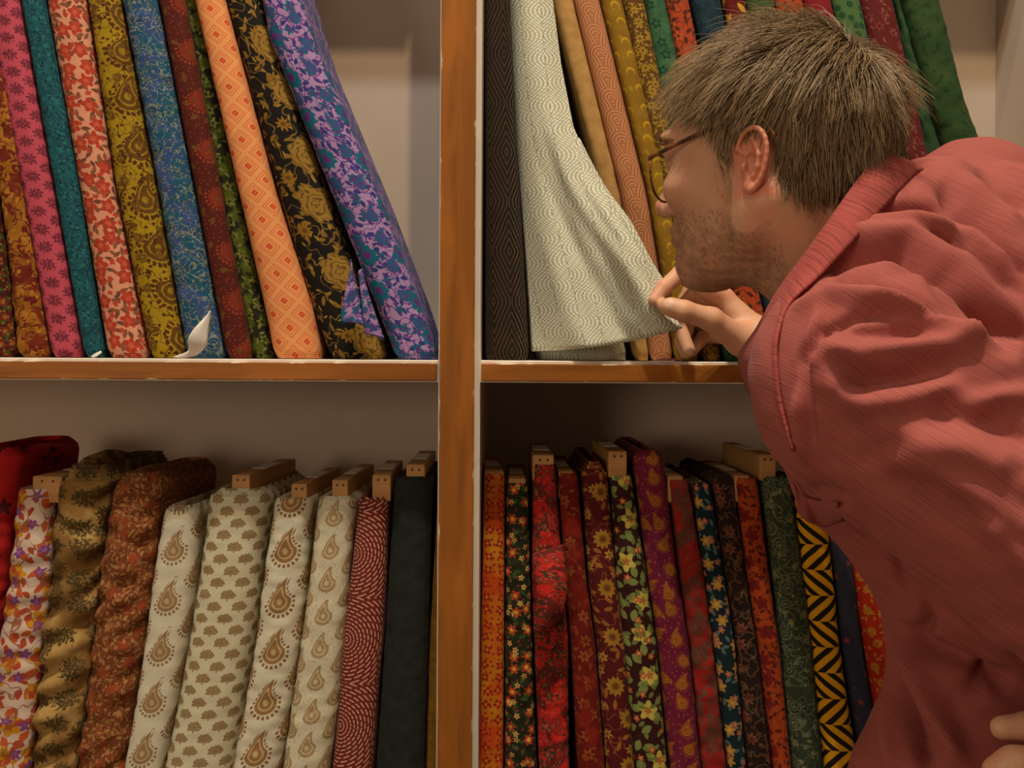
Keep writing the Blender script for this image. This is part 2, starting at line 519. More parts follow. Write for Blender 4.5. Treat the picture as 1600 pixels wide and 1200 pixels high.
    root = empty(name, base); tag(root, label, 'fabric bolt', group)
    c = bpy.data.objects.new('cloth', me); COL.objects.link(c); me.materials.append(mat); c.parent = root
    # wooden core board: its end grain and top edge show above the cloth
    # core = (px_left, py_top, px_right, py_bottom, length, yaw)
    l, t_, r, b_, ln, yaw = core
    cx, yf, a = info
    yc = front[1] + inset + 0.003
    p0 = W(l, t_, yc); p1 = W(r, t_, yc)
    hw = (p1.x - p0.x) / 2
    topz = p0.z
    me = box_mesh('core', (-hw, 0.0, -0.032), (hw, ln, 0.0), 0.0018, 2)
    k = bpy.data.objects.new('core_board', me); COL.objects.link(k); me.materials.append(core_wood)
    k.location = Vector(((p0.x + p1.x) / 2, yc, topz)) - base; k.rotation_euler = (0, 0, yaw); k.parent = root
    me = box_mesh('price_label', (-hw * 0.82, ln * 0.35, 0.0002), (hw * 0.75, ln * 0.72, 0.0007))
    q = bpy.data.objects.new('paper_label', me); COL.objects.link(q); me.materials.append(paper); q.parent = k
    for sx in (-0.35, 0.4):
        bm = bmesh.new(); bmesh.ops.create_cone(bm, cap_ends=True, segments=10, radius1=0.0016, radius2=0.0012, depth=0.001)
        bmesh.ops.rotate(bm, verts=bm.verts, matrix=Matrix.Rotation(math.pi / 2, 3, 'X'))
        me = bpy.data.meshes.new('nail'); bm.to_mesh(me); bm.free(); me.materials.append(nail_mat)
        q = bpy.data.objects.new('nail', me); COL.objects.link(q); q.parent = k; q.location = (hw * sx, -0.0004, -0.006)
    return root
nail_mat = paint_mat('nail_steel', (0.05, 0.035, 0.03), 0.5)
GU = 'bolts standing on the upper shelf'; GLL = 'bolts in the lower left compartment'; GLR = 'bolts in the lower right compartment'
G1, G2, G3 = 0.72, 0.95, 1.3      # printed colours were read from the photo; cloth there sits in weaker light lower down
UB, UT = SH_TOP + 0.0005, Z0 + 0.70
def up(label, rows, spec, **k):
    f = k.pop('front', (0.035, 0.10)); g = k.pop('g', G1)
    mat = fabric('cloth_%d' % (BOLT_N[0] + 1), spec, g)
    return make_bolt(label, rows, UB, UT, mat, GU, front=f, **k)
# ---- upper left
up('dark maroon and green floral bolt at the far left end of the upper shelf', [(0, -80, -40), (290, -45, 6), (550, -28, 33)],
   dict(base=(70, 24, 14), layers=[('fl', 1.7, .7, 6, .6, .25, (120, 40, 22), (160, 100, 30)), ('lf', 1.3, .9, .5, 2.2, (70, 80, 25)), ('dt', .8, .9, .12, (170, 110, 40))]))
up('crumpled gold and rust red bolt left of the pink one', [(0, -38, -22), (150, -18, 24), (300, 6, 44), (550, 36, 84)],
   dict(base=(120, 38, 16), warp=1.5, layers=[('nz', .35, .47, .06, (168, 104, 24)), ('fl', 2.3, .8, 5, .5, .3, (185, 120, 35), (130, 45, 20)), ('vine', .6, .025, (110, 30, 16)), ('nz', .9, .63, .04, (190, 128, 40))]), wr=.003, sway=.001)
up('pink bolt printed with dark red coral branches', [(0, -20, 37), (300, 39, 91), (550, 84, 136)],
   dict(base=(206, 80, 98), layers=[('ccoral', (1.95, 2.15), 0, .92, (122, 44, 58))]))
up('deep teal bolt between the pink and the salmon floral ones', [(0, 38, 75), (300, 92, 130), (550, 138, 167)],
   dict(base=(14, 66, 80), var=((22, 92, 100), .5), layers=[('dt', 1.1, .9, .2, (40, 118, 112)), ('nz', 2.5, .60, .06, (34, 108, 116)), ('vine', 1.4, .02, (40, 110, 110)), ('lf', .9, .9, .3, 3, (12, 50, 66))]))
up('salmon bolt with red roses and brown leaves', [(0, 75, 138), (300, 129, 184), (550, 170, 236)],
   dict(base=(236, 158, 122), warp=.5, layers=[('lf', 1.25, .8, .6, 2.4, (124, 74, 54)), ('lf', 1.6, .9, .6, 2.4, (150, 92, 60)), ('fl', 2.4, .55, 5, .8, .22, (192, 62, 42), (214, 100, 64)), ('fl', 1.7, .9, 5, .32, .25, (200, 72, 48), None)]), wr=.0012)
up('mustard yellow bolt with large brown paisleys', [(0, 140, 191), (300, 184, 249), (550, 236, 294)],
   dict(base=(178, 142, 20), warp=.5, layers=[('dt', 1.2, .8, .2, (86, 44, 12)), ('ps', 5.6, .35, 1.7, (110, 70, 16), (92, 44, 10), (170, 132, 22), 1.6), ('ps', 3.3, .7, .5, (96, 56, 12), (90, 44, 12), (176, 140, 30), 6.), ('vine', .7, .012, (84, 44, 12))]), wr=.0014)
up('blue and teal paisley bolt behind the white tag', [(0, 193, 250), (300, 250, 308), (550, 293, 356)],
   dict(base=(20, 88, 112), warp=.8, var=((58, 84, 138), .35, .16), layers=[('nz', 1.6, .60, .05, (88, 92, 84)), ('ps', 4.4, .5, .8, (22, 70, 110), (146, 150, 128), (120, 126, 110), 5.), ('vine', .9, .012, (142, 146, 124)), ('dt', .8, .9, .09, (150, 150, 150))]), wr=.0018)
up('dark maroon bolt with faint red paisleys', [(0, 251, 292), (300, 309, 348), (550, 356, 396)],
   dict(base=(92, 28, 18), layers=[('ps', 6.2, .1, 1.2, (142, 42, 26), (156, 56, 30), (112, 60, 22), .5), ('lf', 2.6, .7, .6, 2.2, (112, 72, 24)), ('dt', .7, .9, .07, (170, 84, 44))]))
up('narrow olive green and black bolt beside the orange one', [(0, 292, 312), (300, 348, 378), (550, 396, 432)],
   dict(base=(34, 34, 12), layers=[('nz', .55, .5, .08, (84, 92, 20)), ('fl', 2.0, .7, 5, .5, .3, (110, 112, 36), (40, 40, 14)), ('lf', 1.2, .9, .4, 2.6, (128, 122, 60))]), front=(.05, .115))
up('bright orange bolt with a red diamond grid', [(0, 306, 353), (300, 374, 431), (480, 413, 490), (550, 427, 503)], 'diamond', front=(.028, .09))
up('black bolt with large gold roses', [(0, 354, 409), (300, 433, 514), (480, 484, 580), (550, 512, 606)],
   dict(base=(24, 19, 14), warp=.5, layers=[('lf', 1.9, .8, .62, 2.6, (150, 110, 34)), ('vine', .45, .014, (140, 104, 40)), ('lf', 1.8, .9, .4, 3., (170, 132, 52)), ('fl', 4.6, .6, 9, .75, .3, (160, 112, 30), (110, 74, 22)), ('rose', 7.2, .3, 2.1, (166, 124, 48), (104, 74, 24))]), wr=.0012)
PURP = dict(base=(186, 144, 190), warp=.35, layers=[('lf', 1.25, .8, .5, 2.0, (44, 62, 124)), ('vine', .8, .022, (70, 60, 140)), ('fl', 2.6, .5, 5, .5, .3, (16, 104, 130), (104, 46, 130)), ('ps', 3.4, .35, .8, (26, 100, 132), (116, 48, 136), (104, 60, 150), 6.), ('fl', 5.4, .3, 8, 1.2, .12, (14, 108, 130), (110, 44, 132)), ('dt', 1.4, .9, .18, (112, 50, 140))])
up('purple, teal and lilac paisley bolt at the right end of the left shelf', [(0, 410, 474), (60, 420, 492), (300, 516, 592), (480, 588, 660), (550, 615, 682)], PURP, front=(.02, .085), wr=.0014)
# ---- upper right
up('dark brown bolt with stitched hexagon lines beside the wooden upright', [(0, 757, 798), (300, 758, 813), (550, 757, 828)], 'hex', front=(.03, .08))
wave_bolt_rows = [(0, 796, 858), (300, 814, 915), (550, 833, 985)]
up('plain tan bolt behind the cream stitched one', [(0, 860, 894), (300, 938, 966), (550, 990, 1012)], dict(base=(216, 166, 96), var=((196, 146, 82), .8)), wr=.0013, front=(.055, .10))
up('peach bolt with stitched scallop arcs', [(0, 894, 936), (300, 966, 1011), (550, 1012, 1050)], 'scallop', front=(.05, .10))
up('mustard bolt with scattered crescents below the eyeglasses', [(0, 936, 970), (300, 1011, 1041), (550, 1052, 1090)],
   dict(base=(168, 124, 26), var=((150, 108, 24), .4), layers=[('cres', 2.1, .35, .55, (208, 164, 34)), ('nz', .9, .66, .05, (190, 150, 34))]))
up('brown bolt sprinkled with small yellow flowers', [(0, 970, 1004), (200, 1011, 1046), (550, 1092, 1124)],
   dict(base=(106, 70, 26), layers=[('fl', 1.7, .7, 8, .45, .35, (192, 150, 40), (110, 70, 26)), ('lf', .9, .9, .3, 2., (182, 144, 44)), ('dt', .6, .9, .12, (170, 132, 40))]))
up('green batik bolt with dark mottling', [(0, 1004, 1037), (120, 1025, 1063), (550, 1126, 1162)], dict(base=(48, 92, 58), var=((74, 120, 80), .7), layers=[('fl', 2.0, .5, 5, .55, .25, (26, 70, 44), (54, 108, 66))]))
up('orange bolt with dark brown leaf print', [(0, 1036, 1074), (110, 1057, 1096), (480, 1146, 1190), (550, 1164, 1206)],
   dict(base=(192, 76, 34), layers=[('lf', 1.2, .8, .5, 2.2, (86, 40, 20)), ('vine', .8, .02, (110, 46, 20)), ('fl', 2.6, .6, 5, .5, .3, (206, 96, 50), (110, 44, 20))]))
up('dark navy teal bolt beside the orange leaf print', [(0, 1075, 1124), (480, 1190, 1222), (550, 1208, 1244)], dict(base=(16, 40, 52), var=((30, 62, 72), .9), layers=[('vine', 1.2, .015, (40, 76, 84))]))
up('dark red bolt with yellow leaves above the hair', [(0, 1125, 1160), (550, 1246, 1286)], dict(base=(112, 18, 14), layers=[('lf', 2.2, .6, .8, 2., (226, 168, 56)), ('dt', 1.5, .9, .2, (220, 150, 50))]))
up('sage green plain bolt above the hair', [(0, 1160, 1206), (550, 1288, 1330)], dict(base=(74, 96, 48), var=((60, 82, 44), .8)))
up('orange red bolt with brown specks above the hair', [(0, 1206, 1250), (550, 1332, 1376)], dict(base=(196, 74, 28), layers=[('lf', 1.2, .9, .35, 2., (120, 44, 20))]))
up('crimson plain bolt above the hair', [(0, 1250, 1295), (550, 1378, 1420)], dict(base=(156, 34, 46), var=((136, 30, 40), .8)))
up('light green bolt with dark green dots above the hair', [(0, 1294, 1340), (550, 1424, 1466)], dict(base=(84, 120, 66), layers=[('dt', 1.3, .45, .42, (40, 84, 50))]))
up('dark red bolt with faint floral print right of the hair', [(0, 1338, 1392), (240, 1398, 1446), (550, 1470, 1518)], dict(base=(112, 34, 34), layers=[('fl', 2.0, .7, 6, .5, .3, (138, 60, 54), (96, 26, 28)), ('lf', 1.1, .9, .35, 2.4, (146, 84, 70))]))
up('narrow green bolt squeezed beside the dark red floral one', [(0, 1391, 1412), (240, 1438, 1476), (550, 1520, 1560)], dict(base=(44, 78, 44), var=((60, 92, 54), .7)), wr=.0025, front=(.06, .11))
up('thick forest green bolt at the right end of the shelf', [(0, 1404, 1466), (150, 1446, 1502), (240, 1474, 1538), (550, 1562, 1640)], dict(base=(44, 80, 38), var=((62, 84, 40), .5), layers=[('nz', 1.2, .6, .1, (34, 62, 32))]), wr=.0022, sway=.001, front=(.03, .10))

# ---- lower left
LB = LO_TOP + 0.0005
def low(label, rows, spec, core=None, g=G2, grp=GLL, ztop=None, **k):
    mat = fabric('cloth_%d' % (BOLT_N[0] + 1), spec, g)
    f = k.pop('front', (0.03, 0.045))
    py = ztop if ztop else rows[0][0]
    zt = W(800, py, f[1] + 0.015).z
    return make_bolt(label, rows, LB, zt, mat, grp, front=f, top=k.pop('top', 0.0012), core=core, depth=k.pop('depth', 0.22), **k)
low('deep red floppy bolt at the far left of the lower shelf', [(722, -60, 36), (800, -60, 27), (900, -70, 12), (1200, -120, -30)], dict(base=(186, 28, 26), var=((150, 20, 24), .25), layers=[('fl', 5.5, .7, 5, .8, .3, (70, 14, 24), None)]), wr=.003, front=(.035, .04), top=.003, layers=5)
low('white bolt with orange, purple and yellow flowers', [(768, 32, 90), (900, 17, 82), (1000, 1, 72), (1100, -6, 62), (1200, -18, 51)],
    dict(base=(206, 178, 156), warp=.8, layers=[('lf', 1.9, .9, .8, 1.9, (186, 84, 36)), ('fl', 4.4, .6, 5, 1.15, .22, (196, 136, 28), (170, 84, 30)), ('lf', 1.7, .9, .6, 1.7, (170, 66, 40)), ('fl', 3.4, .8, 5, .55, .3, (128, 66, 130), (150, 100, 140)), ('vine', .4, .012, (150, 90, 60))]),
    core=(50, 744, 98, 770, .19, -.09), wr=.0026, sway=.002)
low('tan bolt with clusters of dark speckles', [(752, 93, 176), (900, 80, 160), (1000, 70, 150), (1100, 60, 136), (1200, 52, 122)],
    dict(base=(172, 136, 76), warp=.7, layers=[('nz', .16, .5, .10, (132, 94, 46)), ('coral', 3.4, .5, 1.35, (70, 56, 28)), ('coral', 4.2, .6, 1.2, (84, 64, 30)), ('nz', 2.2, .64, .05, (150, 100, 50))]),
    wr=.0075, cren=4.5, front=(.03, .04), top=.004, layers=5, yaw=-.09)
low('reddish brown bolt with dense tan foliage print', [(762, 178, 256), (900, 153, 240), (1000, 144, 226), (1100, 135, 210), (1200, 120, 197)],
    dict(base=(112, 56, 26), warp=1., layers=[('nz', .8, .56, .06, (140, 70, 34)), ('lf', .8, .9, .34, 2.4, (166, 118, 66)), ('vine', 1.4, .016, (160, 110, 66)), ('fl', 3., .8, 6, .5, .3, (150, 66, 34), None)]),
    yaw=-.085, wr=.0042, cren=5., top=.004, layers=5, front=(.03, .04))
CREAM = (216, 206, 178)
low('slim cream bolt with a single column of beige paisleys', [(802, 257, 316), (900, 240, 307), (1000, 228, 293), (1100, 213, 276), (1200, 195, 256)],
    dict(base=CREAM, layers=[('cps', (3.3, 6.0), 0, 1.25, (156, 122, 82), (150, 116, 76), (190, 162, 122), 0)]), yaw=-.08, wr=.0014)
low('wide cream bolt printed with rows of small beige trees', [(775, 324, 424), (900, 308, 406), (1000, 292, 394), (1100, 274, 378), (1200, 252, 364)],
    dict(base=(212, 202, 168), layers=[('btree', (3.0, 1.42), 0, .86, (146, 118, 80), (176, 150, 110))]), core=(362, 742, 391, 766, .2, -.08), wr=.0012, layers=5)
low('cream bolt with large fringed brown paisleys', [(782, 430, 490), (900, 411, 481), (1000, 400, 470), (1100, 382, 456), (1200, 360, 440)],
    dict(base=CREAM, layers=[('cps', (3.7, 6.0), 0, 1.4, (152, 112, 66), (140, 98, 60), (198, 168, 122), 0)]), core=(455, 756, 480, 776, .19, -.06), wr=.0016)
low('cream bolt with round beige paisley medallions', [(785, 496, 560), (900, 484, 547), (1000, 470, 540), (1100, 455, 531), (1200, 441, 516)],
    dict(base=(214, 204, 174), layers=[('cps', (2.6, 3.9), 0, 1.1, (168, 138, 96), None, (206, 188, 150), 0), ('nz', 3.2, .60, .04, (196, 174, 136))]), core=(519, 750, 544, 772, .19, -.04), wr=.0014)
low('dark red bolt with white running stitch circles', [(780, 562, 611), (900, 549, 606), (1000, 536, 601), (1100, 530, 592), (1200, 520, 585)], 'dash', core=(582, 742, 611, 781, .18, .02), wr=.0004)
low('plain charcoal black bolt beside the wooden upright', [(748, 617, 678), (900, 607, 673), (1000, 601, 670), (1200, 587, 664)], dict(base=(38, 40, 36), var=((30, 32, 30), .8)), core=(635, 726, 664, 746, .19, 0.0), wr=.0012, layers=6)
low('mustard bolt half hidden behind the wooden upright', [(840, 681, 706), (1000, 672, 704), (1200, 666, 702)], dict(base=(140, 92, 18), var=((116, 74, 16), 1.)), front=(.05, .06), ztop=760, depth=.16)

# ---- lower right
def lowr(*a, **k):
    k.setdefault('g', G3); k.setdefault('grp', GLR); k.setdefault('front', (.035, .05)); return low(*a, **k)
lowr('orange and yellow patchwork bolt beside the wooden upright', [(742, 757, 790), (900, 754, 790), (1200, 748, 788)], dict(base=(176, 66, 16), var=((180, 112, 20), .22, .2), layers=[('fl', 1.6, .3, 4, .45, .3, (140, 30, 14), (190, 110, 30)), ('dt', .8, .4, .16, (150, 40, 14))]), core=(758, 737, 788, 750, .18, .05))
lowr('dark green bolt with tiny bright flowers', [(752, 792, 825), (900, 790, 829), (1200, 788, 840)], dict(base=(30, 30, 14), layers=[('lf', 1.3, .9, .5, 2.2, (44, 66, 26)), ('fl', 2.2, .7, 6, .55, .25, (150, 56, 26), (190, 140, 50)), ('fl', 1.7, .9, 5, .3, .3, (170, 140, 70), (150, 70, 40)), ('dt', 1.1, .9, .13, (130, 40, 50))]), core=(795, 748, 822, 762, .15, .01), wr=.002)
RED = dict(base=(172, 28, 22), warp=.8, layers=[('nz', .45, .52, .05, (96, 24, 20)), ('fl', 2.7, .7, 6, .62, .3, (64, 40, 26), (150, 60, 34)), ('vine', .9, .018, (60, 36, 24)), ('ps', 3.4, .6, .6, (150, 30, 24), (70, 56, 40), (80, 40, 26), 6.), ('dt', .7, .9, .08, (120, 96, 70))])
lowr('bright red bolt with dark paisleys and a drooping fold', [(728, 833, 868), (900, 831, 880), (1000, 834, 889), (1200, 842, 890)], RED, core=(833, 711, 866, 727, .18, .01), wr=.002, front=(.03, .045))
lowr('dark red bolt with orange brown sprigs', [(742, 871, 903), (900, 882, 916), (1000, 891, 930), (1200, 902, 946)], dict(base=(92, 18, 12), layers=[('fl', 2.4, .7, 6, .6, .3, (130, 66, 26), (104, 24, 14)), ('lf', 1.3, .9, .45, 2.4, (120, 56, 22)), ('nz', .3, .55, .08, (116, 26, 14))]), core=(873, 737, 897, 750, .17, .02), wr=.0014)
lowr('maroon bolt with gold sunflowers', [(735, 908, 949), (900, 918, 963), (1000, 931, 976), (1200, 946, 992)], dict(base=(74, 16, 18), layers=[('vine', .5, .012, (120, 60, 30)), ('lf', 1.8, .9, .6, 2.4, (140, 84, 34)), ('fl', 5.6, .45, 11, 1.05, .15, (146, 104, 32), (96, 56, 20)), ('fl', 3.1, .8, 6, .5, .3, (160, 112, 44), (90, 70, 30))]), wr=.0014, top=.003, yaw=.03)
lowr('near black bolt with lime leaves and yellow blossoms', [(742, 953, 986), (900, 962, 1011), (1000, 972, 1026), (1200, 990, 1044)], dict(base=(48, 16, 14), layers=[('lf', 1.9, .8, .75, 1.7, (112, 122, 62)), ('fl', 4.6, .5, 5, 1.0, .25, (176, 156, 66), (150, 92, 46)), ('lf', 1.5, .9, .5, 2., (96, 106, 52)), ('fl', 2.5, .9, 5, .36, .3, (166, 78, 46), (186, 150, 70))]), core=(951, 705, 980, 731, .18, .035), wr=.0014)
lowr('purple bolt with ochre paisleys', [(716, 989, 1036), (900, 1011, 1060), (1000, 1026, 1076), (1200, 1046, 1096)], dict(base=(100, 22, 46), layers=[('dt', .8, .9, .09, (140, 80, 70)), ('ps', 2.7, .4, .72, (150, 88, 26), (126, 60, 30), (124, 60, 26), 3.)]), yaw=.04, top=.003, wr=.0012)
lowr('red bolt with grey green scrolls', [(748, 1043, 1073), (900, 1062, 1100), (1000, 1076, 1112), (1200, 1096, 1134)], dict(base=(140, 24, 20), layers=[('nz', .35, .54, .07, (92, 44, 32)), ('vine', .8, .02, (86, 64, 48)), ('fl', 3., .6, 6, .5, .3, (112, 40, 34), (76, 56, 40))]), core=(1044, 744, 1068, 756, .16, .045), wr=.0018)
lowr('dark teal bolt with yellow and pink blossoms', [(752, 1080, 1107), (900, 1098, 1131), (1000, 1112, 1146), (1200, 1136, 1164)], dict(base=(12, 32, 36), layers=[('lf', 1.3, .9, .5, 2.4, (72, 92, 84)), ('fl', 2.4, .7, 6, .62, .25, (160, 116, 50), (176, 140, 60)), ('fl', 2.1, .9, 5, .35, .3, (150, 80, 70), (170, 120, 60))]), wr=.0014, yaw=.05)
lowr('very dark brown bolt with muted pink flowers', [(750, 1111, 1144), (900, 1132, 1163), (1000, 1147, 1180), (1200, 1166, 1204)], dict(base=(32, 18, 12), layers=[('vine', .5, .016, (90, 66, 44)), ('fl', 2.8, .7, 7, .6, .3, (106, 58, 42), (80, 32, 26)), ('lf', 1.2, .9, .45, 2.4, (72, 46, 26))]), wr=.002, top=.003, yaw=.05)
lowr('rust orange bolt with dark red blossoms', [(748, 1146, 1181), (900, 1165, 1201), (1000, 1181, 1215), (1200, 1206, 1234)], dict(base=(152, 58, 20), layers=[('lf', 1.1, .9, .4, 2.2, (78, 24, 14)), ('vine', 1., .018, (84, 28, 14)), ('fl', 2.9, .5, 5, .75, .2, (108, 22, 18), (86, 24, 16))]), core=(1148, 743, 1172, 754, .16, .055))
lowr('grey green bolt with pale paisley scrolls', [(742, 1187, 1232), (900, 1205, 1255), (1000, 1217, 1269), (1200, 1236, 1286)], dict(base=(46, 54, 36), layers=[('vine', .7, .02, (92, 98, 70)), ('nz', .9, .62, .03, (118, 112, 70)), ('ps', 3.6, .6, .7, (50, 56, 38), (104, 106, 78), (110, 110, 80), 5.), ('vine', 1.6, .012, (84, 92, 66))]), core=(1187, 710, 1213, 722, .18, .06), wr=.0012)
lowr('bold black and yellow chevron bolt', [(790, 1240, 1288), (900, 1252, 1301), (1000, 1264, 1310), (1100, 1274, 1325), (1200, 1287, 1343)], 'chev', wr=.0012, ztop=770, front=(.03, .05), yaw=.065)
lowr('slate blue bolt with pink specks', [(840, 1294, 1320), (900, 1302, 1330), (1000, 1312, 1342), (1200, 1346, 1376)], dict(base=(44, 44, 58), layers=[('fl', 2.6, .9, 5, .32, .3, (128, 50, 60), None), ('nz', .6, .6, .1, (38, 46, 56))]), ztop=770, yaw=.07)
lowr('red bolt with yellow green daisies beside the hanging shirt', [(840, 1322, 1366), (900, 1330, 1372), (1000, 1344, 1386), (1200, 1378, 1420)], dict(base=(146, 32, 12), layers=[('fl', 2.2, .6, 8, .5, .2, (148, 104, 30), (170, 60, 26)), ('lf', 1.0, .9, .3, 2., (160, 96, 40))]), ztop=770, yaw=.07)
# ------------------------------------------------------------------ signed-distance modelling for the person
def smin(a, b, k):
    h = np.maximum(k - np.abs(a - b), 0) / k
    return np.minimum(a, b) - h * h * k * 0.25
def smax(a, b, k): return -smin(-a, -b, k)
def ell(P, c, r):
    q = P - np.asarray(c, dtype=np.float32); r = np.asarray(r, dtype=np.float32)
    q = q / r; k0 = np.sqrt(np.einsum('ij,ij->i', q, q)); q = q / r; k1 = np.sqrt(np.einsum('ij,ij->i', q, q)) + 1e-9
    return k0 * (k0 - 1) / k1
def cone(P, a, b, ra, rb):
    a = np.asarray(a, dtype=np.float32); b = np.asarray(b, dtype=np.float32)
    d = b - a; q = P - a; t = np.clip(q @ (d / (d @ d)), 0, 1).astype(np.float32)
    q -= t[:, None] * d
    return np.sqrt(np.einsum('ij,ij->i', q, q)) - (np.float32(ra) + np.float32(rb - ra) * t)
def chain(P, pts, k=0.004):
    d = None
    for i in range(len(pts) - 1):
        e = cone(P, pts[i][:3], pts[i + 1][:3], pts[i][3], pts[i + 1][3])
        d = e if d is None else smin(d, e, k)
    return d
def mesh_sdf(f, lo, hi, h, B=10, slack=1.35):
    lo = np.array(lo, dtype=np.float64); n = np.ceil((np.array(hi) - lo) / h / B).astype(int) * B + 1
    D = np.full(n, 1.0, dtype=np.float32)
    nb = (n - 1) // B
    I = np.stack(np.meshgrid(*[np.arange(q) for q in nb], indexing='ij'), -1).reshape(-1, 3)
    cen = (lo + (I * B + B / 2) * h).astype(np.float32)
    fc = f(cen)
    act = np.abs(fc) < B * h * 0.87 * slack + 0.002
    g = np.stack(np.meshgrid(*[np.arange(B + 1)] * 3, indexing='ij'), -1).reshape(-1, 3)
    for i in np.where(~act & (fc < 0))[0]:
        x, y, z = I[i] * B; D[x:x + B + 1, y:y + B + 1, z:z + B + 1] = -1
    ids = np.where(act)[0]
    step = max(1, 400000 // len(g))
    for s in range(0, len(ids), step):
        ch = ids[s:s + step]
        P = (I[ch][:, None, :] * B + g[None]).reshape(-1, 3)
        d = f((lo + P * h).astype(np.float32)).reshape(len(ch), B + 1, B + 1, B + 1)
        for j, i in enumerate(ch):
            x, y, z = I[i] * B; D[x:x + B + 1, y:y + B + 1, z:z + B + 1] = d[j]
    S = D < 0
    c8 = [S[i:n[0] - 1 + i, j:n[1] - 1 + j, k:n[2] - 1 + k] for i in (0, 1) for j in (0, 1) for k in (0, 1)]
    anyS = np.zeros_like(c8[0]); allS = np.ones_like(c8[0])
    for q in c8: anyS |= q; allS &= q
    cells = np.argwhere(anyS & ~allS)
    idx = np.full(np.array(n) - 1, -1, dtype=np.int64)
    idx[cells[:, 0], cells[:, 1], cells[:, 2]] = np.arange(len(cells))
    acc = np.zeros((len(cells), 3)); cnt = np.zeros(len(cells))
    cor = [(i, j, k) for i in (0, 1) for j in (0, 1) for k in (0, 1)]
    for a in cor:
        for ax in range(3):
            if a[ax] == 1: continue
            b = list(a); b[ax] = 1
            da = D[cells[:, 0] + a[0], cells[:, 1] + a[1], cells[:, 2] + a[2]]; db = D[cells[:, 0] + b[0], cells[:, 1] + b[1], cells[:, 2] + b[2]]
            mk = (da < 0) != (db < 0)
            t = np.where(mk, da / np.where(mk, da - db, 1), 0)
            p = np.array(a, dtype=float)[None] + np.zeros((len(cells), 3)); p[:, ax] += t
            acc += p * mk[:, None]; cnt += mk
    V = lo + (cells + acc / cnt[:, None]) * h
    Q = []
    for ax in range(3):
        o1, o2 = (ax + 1) % 3, (ax + 2) % 3
        sl0 = [slice(None)] * 3; sl1 = [slice(None)] * 3; sl0[ax] = slice(0, -1); sl1[ax] = slice(1, None)
        A, Bq = S[tuple(sl0)], S[tuple(sl1)]
        e = np.argwhere(A != Bq)
        e = e[(e[:, o1] > 0) & (e[:, o2] > 0) & (e[:, o1] < n[o1] - 1) & (e[:, o2] < n[o2] - 1)]
        inside = A[e[:, 0], e[:, 1], e[:, 2]]
        def cid(d1, d2):
            q = e.copy(); q[:, o1] -= d1; q[:, o2] -= d2
            return idx[q[:, 0], q[:, 1], q[:, 2]]
        q = np.stack([cid(1, 1), cid(0, 1), cid(0, 0), cid(1, 0)], 1)
        q[~inside] = q[~inside][:, ::-1]
        Q.append(q[(q >= 0).all(1)])
    return V, np.concatenate(Q)
def relax(V, Q, it=2, f=0.5):
    for _ in range(it):
        acc = np.zeros_like(V); cnt = np.zeros(len(V))
        src = np.concatenate([Q[:, i] for i in range(4) for j in (1, 3)]); dst = np.concatenate([Q[:, (i + j) % 4] for i in range(4) for j in (1, 3)])
        cnt = np.bincount(src, minlength=len(V)).astype(float)
        acc = np.stack([np.bincount(src, V[dst, a], len(V)) for a in range(3)], 1)
        V = V + f * (acc / np.maximum(cnt, 1)[:, None] - V)
    return V
def normals(V, Q):
    n = np.cross(V[Q[:, 2]] - V[Q[:, 0]], V[Q[:, 3]] - V[Q[:, 1]])
    N = np.zeros_like(V)
    idx = Q.T.ravel(); n4 = np.tile(n, (4, 1))
    N = np.stack([np.bincount(idx, n4[:, a], len(V)) for a in range(3)], 1)
    return N / (np.linalg.norm(N, axis=1)[:, None] + 1e-12)
def np_mesh(name, V, Q, colors=None, uvs=None):
    me = bpy.data.meshes.new(name)
    me.vertices.add(len(V)); me.vertices.foreach_set('co', np.asarray(V, dtype=np.float32).ravel())
    k = Q.shape[1]
    me.loops.add(len(Q) * k); me.polygons.add(len(Q))
    me.loops.foreach_set('vertex_index', Q.astype(np.int32).ravel())
    me.polygons.foreach_set('loop_start', np.arange(0, len(Q) * k, k, dtype=np.int32))
    me.polygons.foreach_set('use_smooth', np.ones(len(Q), dtype=bool))
    if colors is not None:
        a = me.color_attributes.new('tone', 'FLOAT_COLOR', 'POINT')
        a.data.foreach_set('color', np.concatenate([colors, np.ones((len(V), 1))], 1).astype(np.float32).ravel())
    if uvs is not None:
        lay = me.uv_layers.new(name='UVMap'); lay.data.foreach_set('uv', np.asarray(uvs, dtype=np.float32)[Q.ravel()].ravel())
    me.update(); me.validate()
    return me
def project(V):
    """photo position of world points"""
    k = F_PX / (V[:, 1] - CAM_Y)
    x = V[:, 0] * k; v = HORIZON - 600.0 - (V[:, 2] - EYE) * k
    c, s = math.cos(ROLL), math.sin(ROLL)
    return 800 + x * c - v * s, 600 + x * s + v * c

